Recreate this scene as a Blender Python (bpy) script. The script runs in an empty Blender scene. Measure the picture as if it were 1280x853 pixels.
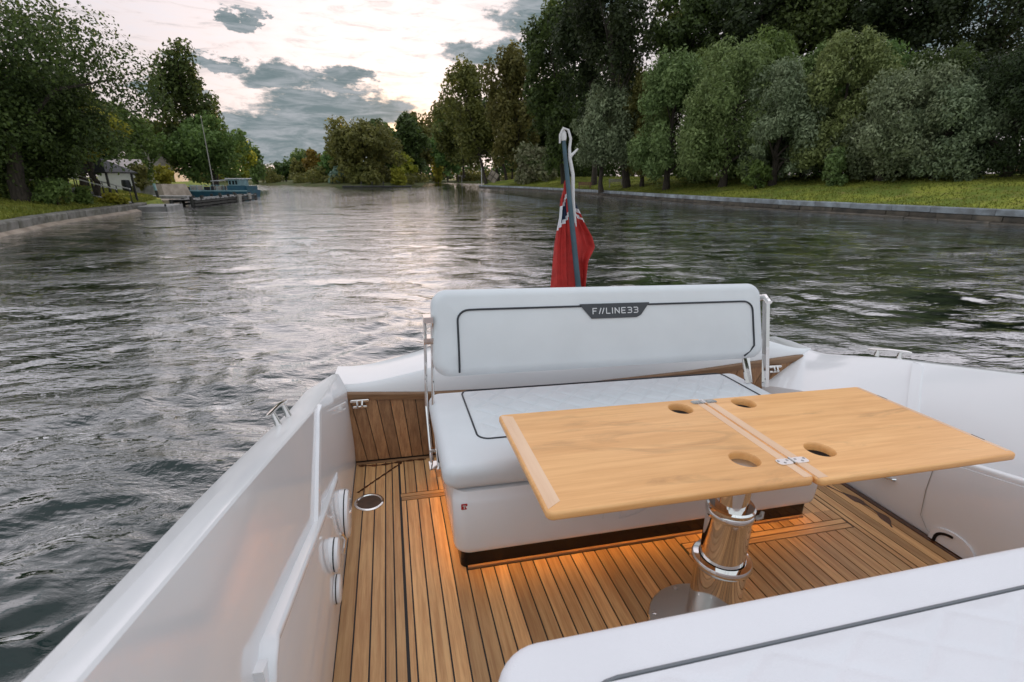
import bpy, bmesh, math, random
import numpy as np
from mathutils import Matrix, Vector
from mathutils.geometry import tessellate_polygon

random.seed(7)
S = bpy.context.scene
COL = S.collection
rad = math.radians

# ------------------------------------------------------------------ camera
FPX, HC, HB = 617.0, 2.05, 1.5          # focal length (1280 px wide), eye above water, eye above cockpit sole
PITCH = rad(18.25)
cd = bpy.data.cameras.new('camera'); cam = bpy.data.objects.new('camera', cd); COL.objects.link(cam)
cd.sensor_width = 36.0; cd.lens = FPX / 1280 * 36.0
cam.location = (0, 0, HC); cam.rotation_euler = (rad(90) - PITCH, 0, 0)
cd.clip_start = 0.05; cd.clip_end = 6000
cd.dof.use_dof = True; cd.dof.focus_distance = 2.3; cd.dof.aperture_fstop = 5.6
S.camera = cam

# the boat's own frame (X to the right, Y aft, Z up from the cockpit sole), trimmed slightly by the stern
def rot_cam(p, y, r):
    cp, sp, cy, sy, cr, sr = math.cos(p), math.sin(p), math.cos(y), math.sin(y), math.cos(r), math.sin(r)
    B = np.array([[1, 0, 0], [0, 0, -1], [0, 1, 0]], float)
    Yw = np.array([[cy, -sy, 0], [sy, cy, 0], [0, 0, 1]])
    P = np.array([[1, 0, 0], [0, cp, -sp], [0, sp, cp]])
    R = np.array([[cr, -sr, 0], [sr, cr, 0], [0, 0, 1]])
    return R @ P @ B @ Yw
_R = rot_cam(PITCH, 0, 0).T @ rot_cam(.29099, .247509, .0259203)
BM = Matrix([list(_R[0]) + [0], list(_R[1]) + [0], list(_R[2]) + [0], [0, 0, 0, 1]])
BM = Matrix.Translation((0, 0, HC)) @ BM @ Matrix.Translation((0, 0, -HB))

# ------------------------------------------------------------------ sun, sky, exposure
SUN_AZ, SUN_EL = rad(-11.8), rad(4.0)
sd = bpy.data.lights.new('sun', 'SUN'); sd.energy = 2.2; sd.angle = rad(0.5); sd.color = (1, .72, .45)
sun = bpy.data.objects.new('sun', sd); COL.objects.link(sun)
sdir = Vector((math.sin(SUN_AZ) * math.cos(SUN_EL), math.cos(SUN_AZ) * math.cos(SUN_EL), math.sin(SUN_EL)))
sun.rotation_euler = sdir.to_track_quat('Z', 'Y').to_euler()
S.view_settings.view_transform = 'Standard'; S.view_settings.look = 'None'
S.view_settings.exposure = 0.62; S.view_settings.gamma = 1.0; S.view_settings.use_curve_mapping = False
S.render.engine = 'CYCLES'
S.cycles.use_denoising = True
S.cycles.max_bounces = 8; S.cycles.transparent_max_bounces = 8
S.cycles.sample_clamp_indirect = 6.0

W = bpy.data.worlds.new('World'); S.world = W; W.use_nodes = True
NT = W.node_tree; NT.nodes.clear()

class G:                                  # tiny node-graph writer
    def __init__(s, t): s.t = t
    def n(s, kind, **kw):
        x = s.t.nodes.new(kind)
        for k, v in kw.items(): setattr(x, k, v)
        return x
    def put(s, sock, v):
        if isinstance(v, bpy.types.NodeSocket): s.t.links.new(v, sock)
        elif isinstance(v, (tuple, list)) and len(v) == 3 and sock.type == 'RGBA': sock.default_value = (*v, 1)
        else: sock.default_value = v
    def m(s, op, a, b=0.0, c=0.0, clamp=False):
        x = s.n('ShaderNodeMath', operation=op, use_clamp=clamp)
        s.put(x.inputs[0], a); s.put(x.inputs[1], b); s.put(x.inputs[2], c)
        return x.outputs[0]
    def mix(s, f, a, b, mode='MIX'):
        x = s.n('ShaderNodeMix', data_type='RGBA', blend_type=mode)
        s.put(x.inputs[0], f); s.put(x.inputs[6], a); s.put(x.inputs[7], b)
        return x.outputs[2]
    def noise(s, vec, scale, detail=3.0, rough=.55, dist=0.0, out=0):
        x = s.n('ShaderNodeTexNoise'); s.put(x.inputs['Vector'], vec)
        x.inputs['Scale'].default_value = scale; x.inputs['Detail'].default_value = detail
        x.inputs['Roughness'].default_value = rough; x.inputs['Distortion'].default_value = dist
        return x.outputs[out]
    def mapv(s, vec, sc=(1, 1, 1), loc=(0, 0, 0), rot=(0, 0, 0)):
        x = s.n('ShaderNodeMapping'); s.put(x.inputs[0], vec)
        x.inputs['Location'].default_value = loc; x.inputs['Rotation'].default_value = rot; x.inputs['Scale'].default_value = sc
        return x.outputs[0]
    def ramp(s, f, lo, hi, smooth=True):
        x = s.n('ShaderNodeMapRange', interpolation_type='SMOOTHSTEP' if smooth else 'LINEAR')
        s.put(x.inputs[0], f); s.put(x.inputs[1], lo); s.put(x.inputs[2], hi)
        return x.outputs[0]

g = G(NT)
co = g.n('ShaderNodeTexCoord').outputs['Generated']
sep = g.n('ShaderNodeSeparateXYZ'); g.put(sep.inputs[0], co)
dx, dy, dz = sep.outputs
az = g.m('MULTIPLY', g.m('ARCTAN2', dx, dy), 57.2958)
el = g.m('MULTIPLY', g.m('ARCSINE', dz), 57.2958)
ae = g.n('ShaderNodeCombineXYZ'); g.put(ae.inputs[0], az); g.put(ae.inputs[1], g.m('MULTIPLY', el, 2.2)); ae = ae.outputs[0]
w1 = g.noise(ae, .2, 8, .66); w2 = g.noise(g.mapv(ae, loc=(31, 7, 0)), .2, 8, .66)
fine = g.noise(g.mapv(ae, sc=(.42, 1, 1), rot=(0, 0, rad(-8))), .6, 9, .66, .6)
azw = g.m('ADD', az, g.m('MULTIPLY', g.m('SUBTRACT', w1, .5), 13.0))
elw = g.m('ADD', el, g.m('MULTIPLY', g.m('SUBTRACT', w2, .5), 4.6))
CL = [(-18.0, 6.7, 9.0, 2.1), (-22.5, 4.6, 10, 2.0), (-21, 2.4, 11, 1.8), (-17.4, 9.4, 3.2, 1.4), (-22.8, 9.0, 5.0, 1.3),
      (-28, 9.9, 3.4, .8), (-25, 13.2, 1.5, 1.0), (-33, 7.4, 3.6, .9), (-1.2, 12.0, 6.4, 1.5), (4.2, 14.9, 6.0, 2.4),
      (8, 17.2, 7.5, 2.8), (40, 12, 7, 3)]
cm = 0.0
for (a, e, sa, se) in CL:
    u = g.m('DIVIDE', g.m('SUBTRACT', azw, a), sa); v = g.m('DIVIDE', g.m('SUBTRACT', elw, e), se)
    d = g.m('SUBTRACT', 1.0, g.m('ADD', g.m('MULTIPLY', u, u), g.m('MULTIPLY', v, v)))
    cm = g.m('MAXIMUM', cm, d)
# scattered cloud over the part of the sky above and behind, like that in view
hi = g.noise(g.mapv(co, sc=(1, 1, 2.2)), 2.6, 6, .6)
hi = g.m('MULTIPLY', g.ramp(hi, .5, .72), g.ramp(el, 18.0, 26.0))
cm = g.m('MAXIMUM', cm, g.m('MULTIPLY', hi, .8))
dens = g.ramp(g.m('ADD', g.m('MULTIPLY', cm, 1.7), g.m('MULTIPLY', g.m('SUBTRACT', fine, .5), 2.6)), .0, .95)
rim = g.ramp(g.m('ADD', cm, g.m('MULTIPLY', g.m('SUBTRACT', fine, .5), 1.8)), -.55, .35)
nis = g.n('ShaderNodeTexSky', sky_type='NISHITA', sun_disc=False, sun_elevation=SUN_EL, sun_rotation=SUN_AZ, altitude=0.0, air_density=1.0, dust_density=1.5)
nis = g.mix(1.0, nis.outputs[0], (.1, .1, .1), 'MULTIPLY')
sv = g.n('ShaderNodeVectorMath', operation='DOT_PRODUCT'); g.put(sv.inputs[0], co); sv.inputs[1].default_value = sdir
sdot = g.m('MAXIMUM', sv.outputs['Value'], 0.0)
glow_w = g.m('POWER', sdot, 16.0); glow_t = g.m('POWER', sdot, 420.0)
# thin overcast: brightness climbs with height as (1 + 2 sin el), the CIE overcast law
grad = g.m('MULTIPLY', g.m('ADD', 1.0, g.m('MULTIPLY', g.m('MAXIMUM', dz, 0.0), 2.0)), .345)
tint = g.mix(g.ramp(el, 2.0, 14.0), (1.06, 1.0, 1.04), (.985, .96, 1.05))
tint = g.mix(g.ramp(sv.outputs['Value'], .75, -.5), tint, (.80, .93, 1.02))   # bluer away from the sunset
gv = g.n('ShaderNodeCombineColor'); [g.put(gv.inputs[i], grad) for i in range(3)]
veil = g.mix(1.0, gv.outputs[0], tint, 'MULTIPLY')
sky = g.mix(.93, nis, veil)
sky = g.mix(g.m('MULTIPLY', glow_w, .75), sky, (.93, .83, .84))
sky = g.mix(g.m('MULTIPLY', glow_t, .9), sky, (1.7, 1.1, .62))
peach = g.mix(g.m('MULTIPLY', glow_w, .7), (.60, .49, .47), (1.15, .74, .46))
sky = g.mix(g.m('MULTIPLY', rim, .3), sky, peach)
cbody = g.mix(g.ramp(fine, .35, .68), (.080, .128, .142), (.235, .262, .285))
sky = g.mix(g.m('MULTIPLY', dens, .94), sky, cbody)
bg = g.n('ShaderNodeBackground'); g.put(bg.inputs[0], sky); bg.inputs[1].default_value = 1.0
g.put(g.n('ShaderNodeOutputWorld').inputs[0], bg.outputs[0])

# ------------------------------------------------------------------ materials
MATS = {}
def mat(name, base=(.5, .5, .5), rough=.5, metal=0.0, coat=0.0, var=0.0, vscale=3.0, bump=0.0, bscale=40.0, vcol=None,
        stretch=(1, 1, 1), emit=None, rnd=0.0, spec=.5, detail=4.0, ior=1.5, coatr=.06):
    m = bpy.data.materials.new(name); m.use_nodes = True; t = m.node_tree; t.nodes.clear(); q = G(t)
    p = q.n('ShaderNodeBsdfPrincipled'); o = q.n('ShaderNodeOutputMaterial'); q.put(o.inputs[0], p.outputs[0])
    oc = q.n('ShaderNodeTexCoord').outputs['Object']
    oi = q.n('ShaderNodeObjectInfo').outputs['Random']
    off = q.n('ShaderNodeVectorMath', operation='ADD'); q.put(off.inputs[0], q.mapv(oc, sc=stretch))
    cmb = q.n('ShaderNodeCombineXYZ'); q.put(cmb.inputs[0], q.m('MULTIPLY', oi, 37.0)); q.put(cmb.inputs[1], q.m('MULTIPLY', oi, 91.0))
    q.put(off.inputs[1], cmb.outputs[0]); vec = off.outputs[0]
    c = base
    if var > 0:
        c = q.mix(q.ramp(q.noise(vec, vscale, detail), .3, .7), base, vcol or tuple(max(0, b * (1 - var)) for b in base))
    if rnd > 0:
        f = q.m('ADD', 1 - rnd, q.m('MULTIPLY', oi, 2 * rnd))
        h = q.n('ShaderNodeHueSaturation'); q.put(h.inputs['Value'], f); q.put(h.inputs['Color'], c); c = h.outputs[0]
    q.put(p.inputs['Base Color'], c)
    p.inputs['Roughness'].default_value = rough; p.inputs['Metallic'].default_value = metal
    p.inputs['Coat Weight'].default_value = coat; p.inputs['Coat Roughness'].default_value = coatr
    p.inputs['Specular IOR Level'].default_value = spec; p.inputs['IOR'].default_value = ior
    if bump > 0:
        b = q.n('ShaderNodeBump'); b.inputs['Strength'].default_value = bump; b.inputs['Distance'].default_value = .01
        q.put(b.inputs['Height'], q.noise(vec, bscale, 3)); q.put(p.inputs['Normal'], b.outputs[0])
    if emit:
        p.inputs['Emission Color'].default_value = (*emit[0], 1); p.inputs['Emission Strength'].default_value = emit[1]
    MATS[name] = m
    return m

def wood(name, light, dark, axis=1, grain=60.0, rough=.45, coat=0.0, rnd=.3, fig=.0, bump=.15):
    m = bpy.data.materials.new(name); m.use_nodes = True; t = m.node_tree; t.nodes.clear(); q = G(t)
    p = q.n('ShaderNodeBsdfPrincipled'); o = q.n('ShaderNodeOutputMaterial'); q.put(o.inputs[0], p.outputs[0])
    oc = q.n('ShaderNodeTexCoord').outputs['Object']; oi = q.n('ShaderNodeObjectInfo').outputs['Random']
    sc = [1, 1, 1]; sc[axis] = .045
    off = q.n('ShaderNodeVectorMath', operation='ADD'); q.put(off.inputs[0], oc)
    cmb = q.n('ShaderNodeCombineXYZ')
    for i, k in enumerate((37.0, 91.0, 53.0)): q.put(cmb.inputs[i], q.m('MULTIPLY', oi, k))
    q.put(off.inputs[1], cmb.outputs[0]); v0 = off.outputs[0]
    v = q.mapv(v0, sc=tuple(sc))
    gr = q.noise(v, grain, 6, .6, .4); gr2 = q.noise(v, grain * 5, 3, .6)
    blotch = q.noise(q.mapv(v0, sc=tuple(.3 if i == axis else 1 for i in range(3))), 9.0, 4, .6)
    f = q.ramp(q.m('ADD', q.m('MULTIPLY', gr, .75), q.m('MULTIPLY', gr2, .25)), .32, .68)
    c = q.mix(f, light, dark)
    c = q.mix(q.m('MULTIPLY', q.ramp(blotch, .45, .75), .5), c, tuple(d * .9 for d in dark))
    if fig > 0:
        fg = q.noise(q.mapv(v0, sc=tuple(.22 if i == axis else 1 for i in range(3)), loc=(5, 3, 1)), 7.0, 7, .68, 1.2)
        c = q.mix(q.m('MULTIPLY', q.ramp(fg, .54, .72), fig), c, tuple(d * .55 for d in dark))
    h = q.n('ShaderNodeHueSaturation'); q.put(h.inputs['Value'], q.m('ADD', 1 - rnd, q.m('MULTIPLY', oi, 2 * rnd))); q.put(h.inputs['Color'], c)
    q.put(p.inputs['Base Color'], h.outputs[0])
    q.put(p.inputs['Roughness'], q.m('ADD', rough - .06, q.m('MULTIPLY', blotch, .14)))
    p.inputs['Coat Weight'].default_value = coat; p.inputs['Coat Roughness'].default_value = .25
    b = q.n('ShaderNodeBump'); b.inputs['Strength'].default_value = bump; b.inputs['Distance'].default_value = .004
    q.put(b.inputs['Height'], gr2); q.put(p.inputs['Normal'], b.outputs[0])
    MATS[name] = m
    return m

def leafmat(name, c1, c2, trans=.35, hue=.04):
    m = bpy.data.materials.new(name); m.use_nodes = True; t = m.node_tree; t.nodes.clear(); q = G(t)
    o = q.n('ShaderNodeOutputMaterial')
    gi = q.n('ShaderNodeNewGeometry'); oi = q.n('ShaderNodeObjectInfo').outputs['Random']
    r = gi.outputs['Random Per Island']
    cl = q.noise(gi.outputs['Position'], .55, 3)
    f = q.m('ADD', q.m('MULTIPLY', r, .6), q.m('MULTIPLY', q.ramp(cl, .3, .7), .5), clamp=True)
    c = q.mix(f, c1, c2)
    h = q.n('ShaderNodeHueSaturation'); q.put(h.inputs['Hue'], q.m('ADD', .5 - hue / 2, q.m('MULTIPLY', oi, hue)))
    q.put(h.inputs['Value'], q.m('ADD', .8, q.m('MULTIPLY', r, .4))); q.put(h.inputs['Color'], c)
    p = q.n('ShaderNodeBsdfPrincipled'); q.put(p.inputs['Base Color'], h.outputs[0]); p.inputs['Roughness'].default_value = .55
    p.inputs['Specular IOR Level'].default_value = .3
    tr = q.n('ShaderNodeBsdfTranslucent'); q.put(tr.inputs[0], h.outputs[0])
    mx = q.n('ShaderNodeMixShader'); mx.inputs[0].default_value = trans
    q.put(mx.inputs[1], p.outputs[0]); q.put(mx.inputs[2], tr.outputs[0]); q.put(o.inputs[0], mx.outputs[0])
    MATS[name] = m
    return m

gel = mat('gelcoat', (.82, .825, .84), .12, coat=.25, coatr=.03, var=.04, vscale=2.0)
vinyl = mat('vinyl', (.70, .73, .755), .42, var=.05, vscale=4, bump=.18, bscale=420, spec=.45)
vinylw = mat('white_vinyl', (.80, .80, .835), .45, var=.04, vscale=4, bump=.18, bscale=420, spec=.45)
pipem = mat('piping', (.022, .026, .034), .5)
badge = mat('badge', (.045, .05, .058), .42, bump=.1, bscale=300)
silver = mat('silver_print', (.72, .73, .75), .35, metal=.3)
chrome = mat('chrome', (.82, .80, .78), .06, metal=1.0, var=.06, vscale=8)
steel = mat('brushed_steel', (.45, .44, .42), .3, metal=1.0)
caulk = mat('caulking', (.010, .010, .011), .6)
blackg = mat('black_gloss', (.010, .009, .009), .16, spec=.22)
darkteak = mat('dark_teak', (.085, .042, .022), .4, var=.4, vscale=30)
teak = wood('teak', (.63, .38, .17), (.42, .21, .082), 1, 60, .5)
teakx = wood('teak_across', (.63, .38, .17), (.42, .21, .082), 0, 60, .5)
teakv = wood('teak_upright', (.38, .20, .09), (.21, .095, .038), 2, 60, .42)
teakt = wood('teak_rail', (.40, .235, .12), (.25, .125, .06), 0, 60, .45)
oak = wood('table_wood', (.92, .51, .20), (.78, .385, .13), 0, 40, .36, coat=.25, rnd=.05, fig=.5, bump=.05)
oaktrim = wood('table_edge_wood', (.84, .57, .37), (.77, .49, .30), 1, 40, .36, coat=.3, rnd=.04, bump=.04)
wet = mat('wet_stain', (.10, .032, .010), .14, var=.6, vscale=30, coat=.5)
led = mat('led_strip', (1, .6, .2), .5, emit=((1.0, .46, .10), 11.5))
redm = mat('flag_red', (.50, .028, .022), .75, var=.25, vscale=18, bump=.3, bscale=500)
navy = mat('flag_navy', (.015, .03, .07), .75, bump=.3, bscale=500)
whitecloth = mat('flag_white', (.72, .72, .74), .75, bump=.3, bscale=500)
staffm = mat('staff_teal', (.035, .085, .115), .35, coat=.3, var=.3, vscale=10)
rope = mat('rope', (.70, .68, .67), .8, bump=.6, bscale=300)
ruby = mat('red_tag', (.42, .01, .015), .4)
rubber = mat('rubber', (.02, .02, .022), .6)
granite = mat('granite', (.30, .34, .37), .62, var=.45, vscale=1.6, vcol=(.15, .16, .165), bump=.5, bscale=14, rnd=.16)
darkstone = mat('wet_stone', (.105, .085, .062), .5, var=.6, vscale=2.0, vcol=(.035, .032, .024), bump=.6, bscale=10, rnd=.3)
palestone = mat('pale_stone', (.44, .36, .29), .7, var=.45, vscale=1.2, vcol=(.24, .19, .145), bump=.5, bscale=12, rnd=.1)
kerbm = mat('kerb_stone', (.25, .235, .215), .75, var=.5, vscale=2.2, vcol=(.11, .105, .08), bump=.5, bscale=14, rnd=.15)
bark = mat('bark', (.075, .058, .043), .9, var=.6, vscale=4, stretch=(4, 4, .6), bump=.8, bscale=9)
planks = mat('grey_planks', (.44, .43, .42), .7, var=.4, vscale=4, stretch=(.3, 3, 1), rnd=.14, bump=.4, bscale=20)
darktimber = mat('dark_timber', (.045, .042, .036), .7, var=.5, vscale=5, rnd=.25, bump=.5, bscale=15)
tar = mat('roof_slate', (.045, .052, .06), .6, var=.4, vscale=3, bump=.5, bscale=12)
pinkroof = mat('pale_roof', (.47, .40, .385), .7, var=.3, vscale=2)
whitep = mat('white_paint', (.74, .72, .71), .5, var=.15, vscale=1.5)
glassm = mat('window_glass', (.02, .028, .032), .05, spec=.8)
bluep = mat('blue_paint', (.028, .105, .135), .4, var=.45, vscale=1.6, vcol=(.02, .075, .12), rnd=.05)
bluelight = mat('pale_blue_paint', (.25, .40, .43), .45, var=.3, vscale=2)
concrete = mat('concrete', (.33, .315, .30), .8, var=.4, vscale=1.5, bump=.4, bscale=12)
benchred = mat('bench_wood', (.22, .09, .065), .6, var=.4, vscale=6)
benchpale = mat('bench_pale', (.40, .37, .33), .6, var=.4, vscale=6)
iron = mat('iron', (.02, .022, .02), .5)
barrelm = mat('barrel_black', (.015, .017, .022), .45)

def grassmat(name, a, b, c):
    m = bpy.data.materials.new(name); m.use_nodes = True; t = m.node_tree; t.nodes.clear(); q = G(t)
    p = q.n('ShaderNodeBsdfPrincipled'); o = q.n('ShaderNodeOutputMaterial'); q.put(o.inputs[0], p.outputs[0])
    P = q.n('ShaderNodeNewGeometry').outputs['Position']
    col = q.mix(q.ramp(q.noise(P, .28, 6, .7), .42, .58), a, b)
    col = q.mix(q.m('MULTIPLY', q.ramp(q.noise(P, 1.4, 5, .7), .5, .72), .8), col, c)
    q.put(p.inputs['Base Color'], col); p.inputs['Roughness'].default_value = .9; p.inputs['Specular IOR Level'].default_value = .2
    bm_ = q.n('ShaderNodeBump'); bm_.inputs['Strength'].default_value = .35 if name == 'lawn_grass' else 0.0; bm_.inputs['Distance'].default_value = .08
    q.put(bm_.inputs['Height'], q.noise(P, 6, 6, .75)); q.put(p.inputs['Normal'], bm_.outputs[0])
    MATS[name] = m
    return m
lawnm = grassmat('lawn_grass', (.26, .28, .042), (.135, .18, .03), (.25, .20, .065))
soilm = grassmat('bank_soil', (.07, .09, .025), (.10, .10, .04), (.08, .06, .03))
bladem = leafmat('grass_blades', (.18, .21, .032), (.28, .28, .06), .45)

# water
wm = bpy.data.materials.new('river_water'); wm.use_nodes = True; t = wm.node_tree; t.nodes.clear(); q = G(t)
o = q.n('ShaderNodeOutputMaterial')
P = q.n('ShaderNodeNewGeometry').outputs['Position']
calm = q.ramp(q.noise(q.mapv(P, sc=(1, .35, 1)), .09, 3), .35, .65)
ruf = q.ramp(q.noise(q.mapv(P, sc=(.45, 1.1, 1), rot=(0, 0, rad(8))), .75, 5, .65), .36, .64)
h1 = q.noise(q.mapv(P, sc=(.75, 1.5, 1), rot=(0, 0, rad(12))), 2.2, 5, .6, .5)
h2 = q.noise(q.mapv(P, sc=(.8, 1.7, 1), rot=(0, 0, rad(-20))), 8.0, 4, .6, .6)
hh = q.m('MULTIPLY', q.m('ADD', q.m('MULTIPLY', h1, .036), q.m('MULTIPLY', h2, .009)), q.m('MULTIPLY', q.m('ADD', .6, q.m('MULTIPLY', calm, .5)), q.m('ADD', .25, q.m('MULTIPLY', ruf, 1.3))))
b = q.n('ShaderNodeBump'); b.inputs['Strength'].default_value = 1.0; b.inputs['Distance'].default_value = 1.0
q.put(b.inputs['Height'], hh)
lw = q.n('ShaderNodeLayerWeight'); lw.inputs['Blend'].default_value = .5; q.put(lw.inputs['Normal'], b.outputs[0])
fac = q.m('ADD', .03, q.m('MULTIPLY', .95, q.ramp(lw.outputs['Facing'], .31, .90)))
df = q.n('ShaderNodeBsdfDiffuse'); df.inputs[0].default_value = (.005, .019, .017, 1)
gl = q.n('ShaderNodeBsdfGlossy'); gl.inputs['Color'].default_value = (.97, .98, .98, 1); gl.inputs['Roughness'].default_value = .015; q.put(gl.inputs['Normal'], b.outputs[0])
mx = q.n('ShaderNodeMixShader'); q.put(mx.inputs[0], fac); q.put(mx.inputs[1], df.outputs[0]); q.put(mx.inputs[2], gl.outputs[0]); q.put(o.inputs[0], mx.outputs[0])

# ------------------------------------------------------------------ geometry helpers
BASE = {}
def vec(p): return np.array(p, float)

class MB:
    """collects shapes into one mesh"""
    def __init__(s): s.v = []; s.f = []; s.mi = []; s.n = 0; s.cur = 0
    def add(s, verts, faces):
        s.v.extend([tuple(map(float, q_)) for q_ in verts])
        for f in faces: s.f.append(tuple(i + s.n for i in f)); s.mi.append(s.cur)
        s.n += len(verts); return s
    def box(s, lo, hi):
        x0, y0, z0 = lo; x1, y1, z1 = hi
        return s.hexa([(x0, y0, z0), (x1, y0, z0), (x1, y1, z0), (x0, y1, z0)], [(x0, y0, z1), (x1, y0, z1), (x1, y1, z1), (x0, y1, z1)])
    def hexa(s, bot, top):
        return s.add(list(bot) + list(top), [(3, 2, 1, 0), (4, 5, 6, 7), (0, 1, 5, 4), (1, 2, 6, 5), (2, 3, 7, 6), (3, 0, 4, 7)])
    def bar(s, a, b, w, h, up=(0, 0, 1)):
        a, b = Vector(a), Vector(b); d = (b - a).normalized(); u = Vector(up); sx = d.cross(u).normalized(); u = sx.cross(d).normalized()
        sx *= w / 2; u *= h / 2
        return s.hexa([a - sx - u, a + sx - u, b + sx - u, b - sx - u], [a - sx + u, a + sx + u, b + sx + u, b - sx + u])
    def tube(s, pts, r, n=8, cap=True):
        pts = [Vector(p_) for p_ in pts]; rs = [float(q_) for q_ in r] if isinstance(r, (list, tuple)) else [float(r)] * len(pts)
        rings = []; ref = None
        for i, p_ in enumerate(pts):
            d = (pts[min(i + 1, len(pts) - 1)] - pts[max(i - 1, 0)]).normalized()
            if ref is None: ref = Vector((0, 0, 1)) if abs(d.z) < .9 else Vector((1, 0, 0))
            a = d.cross(ref).normalized(); bb = a.cross(d).normalized(); ref = bb
            rings.append([p_ + rs[i] * (math.cos(2 * math.pi * k / n) * a + math.sin(2 * math.pi * k / n) * bb) for k in range(n)])
        return s.loft(rings, cap)
    def loft(s, rings, cap=True, closed=True):
        n = len(rings[0]); vs = [q_ for r_ in rings for q_ in r_]; fs = []
        for i in range(len(rings) - 1):
            for k in range(n if closed else n - 1):
                k2 = (k + 1) % n
                fs.append((i * n + k, i * n + k2, (i + 1) * n + k2, (i + 1) * n + k))
        if cap and closed:
            fs.append(tuple(range(n))[::-1]); fs.append(tuple((len(rings) - 1) * n + k for k in range(n)))
        return s.add(vs, fs)
    def lathe(s, prof, c=(0, 0, 0), n=32, M=None):
        rings = []
        for (r_, z) in prof:
            rg = []
            for k in range(n):
                a = 2 * math.pi * k / n; v = Vector((r_ * math.cos(a), r_ * math.sin(a), z))
                if M is not None: v = M @ v
                rg.append(v + Vector(c))
            rings.append(rg)
        return s.loft(rings, True)
    def prism(s, poly, lo, hi, axis=2):
        def P_(u, v, w): return (u, v, w) if axis == 2 else ((u, w, v) if axis == 1 else (w, u, v))
        n = len(poly)
        vs = [P_(u, v, lo) for u, v in poly] + [P_(u, v, hi) for u, v in poly]
        return s.add(vs, [tuple(range(n))[::-1], tuple(range(n, 2 * n))] + [(i, (i + 1) % n, n + (i + 1) % n, n + i) for i in range(n)])
    def build(s, name, m, parent=None, smooth=False, angle=40):
        me = bpy.data.meshes.new(name)
        vs = s.v
        if parent is not None:
            bx, by, bz = BASE[parent.name]; vs = [(a - bx, b_ - by, c - bz) for a, b_, c in vs]
        me.from_pydata(vs, [], s.f)
        ms = m if isinstance(m, (list, tuple)) else [m]
        for x in ms: me.materials.append(x)
        if len(ms) > 1: me.polygons.foreach_set('material_index', s.mi)
        bmm = bmesh.new(); bmm.from_mesh(me); bmesh.ops.recalc_face_normals(bmm, faces=bmm.faces[:]); bmm.to_mesh(me); bmm.free()
        if smooth:
            me.polygons.foreach_set('use_smooth', [True] * len(me.polygons))
            try: me.set_sharp_from_angle(angle=rad(angle))
            except Exception: pass
        ob = bpy.data.objects.new(name, me); COL.objects.link(ob)
        if parent is not None:
            ob.parent = parent; BASE[ob.name] = BASE[parent.name]
        return ob

def rrect(x0, x1, y0, y1, r, n=6, inset=0.0):
    x0 += inset; x1 -= inset; y0 += inset; y1 -= inset; r = max(r - inset, .0005)
    out = []
    for cx, cy, a0 in ((x1 - r, y0 + r, -90), (x1 - r, y1 - r, 0), (x0 + r, y1 - r, 90), (x0 + r, y0 + r, 180)):
        for k in range(n + 1):
            a = rad(a0 + 90 * k / n); out.append((cx + r * math.cos(a), cy + r * math.sin(a)))
    return out

def rbox(mb, x0, x1, y0, y1, z0, z1, rc, re, n=6, T=None, bulge=0.0, edges=(True, True)):
    """rounded block: rc corner radius in plan, re edge radius top/bottom"""
    rings = []
    prof = []
    if edges[0]: prof += [(re * (1 - math.sin(rad(90 * k / n))), z0 + re * (1 - math.cos(rad(90 * k / n)))) for k in range(n + 1)]
    else: prof += [(0, z0)]
    if edges[1]: prof += [(re * (1 - math.cos(rad(90 * k / n))), z1 - re * (1 - math.sin(rad(90 * k / n)))) for k in range(n + 1)]
    else: prof += [(0, z1)]
    for ins, z in prof: rings.append([Vector((u, v, z)) for u, v in rrect(x0, x1, y0, y1, rc, n, ins)])
    if bulge and edges[1]:
        m_ = min(x1 - x0, y1 - y0) / 2
        for k in (1, 2, 3):
            ins = re + (m_ - re) * .3 * k
            rings.append([Vector((u, v, z1 + bulge * (1 - (1 - .3 * k) ** 2))) for u, v in rrect(x0, x1, y0, y1, rc, n, min(ins, m_ - .004))])
    if T is not None: rings = [[T @ v for v in r_] for r_ in rings]
    return mb.loft(rings, True)

def tag(o, label=None, cat=None, group=None, kind=None):
    if label: o['label'] = label
    if cat: o['category'] = cat
    if group: o['group'] = group
    if kind: o['kind'] = kind
    return o
def thing(name, label, cat, base, boat=False, group=None):
    o = bpy.data.objects.new(name, None); COL.objects.link(o); o.empty_display_size = .2
    M = Matrix.Translation(base)
    o.matrix_world = (BM @ M) if boat else M
    BASE[o.name] = tuple(base)
    return tag(o, label, cat, group)
def lerp(a, b, t): return a + (b - a) * t
def interp(x, xs, ys): return float(np.interp(x, xs, ys))

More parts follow.
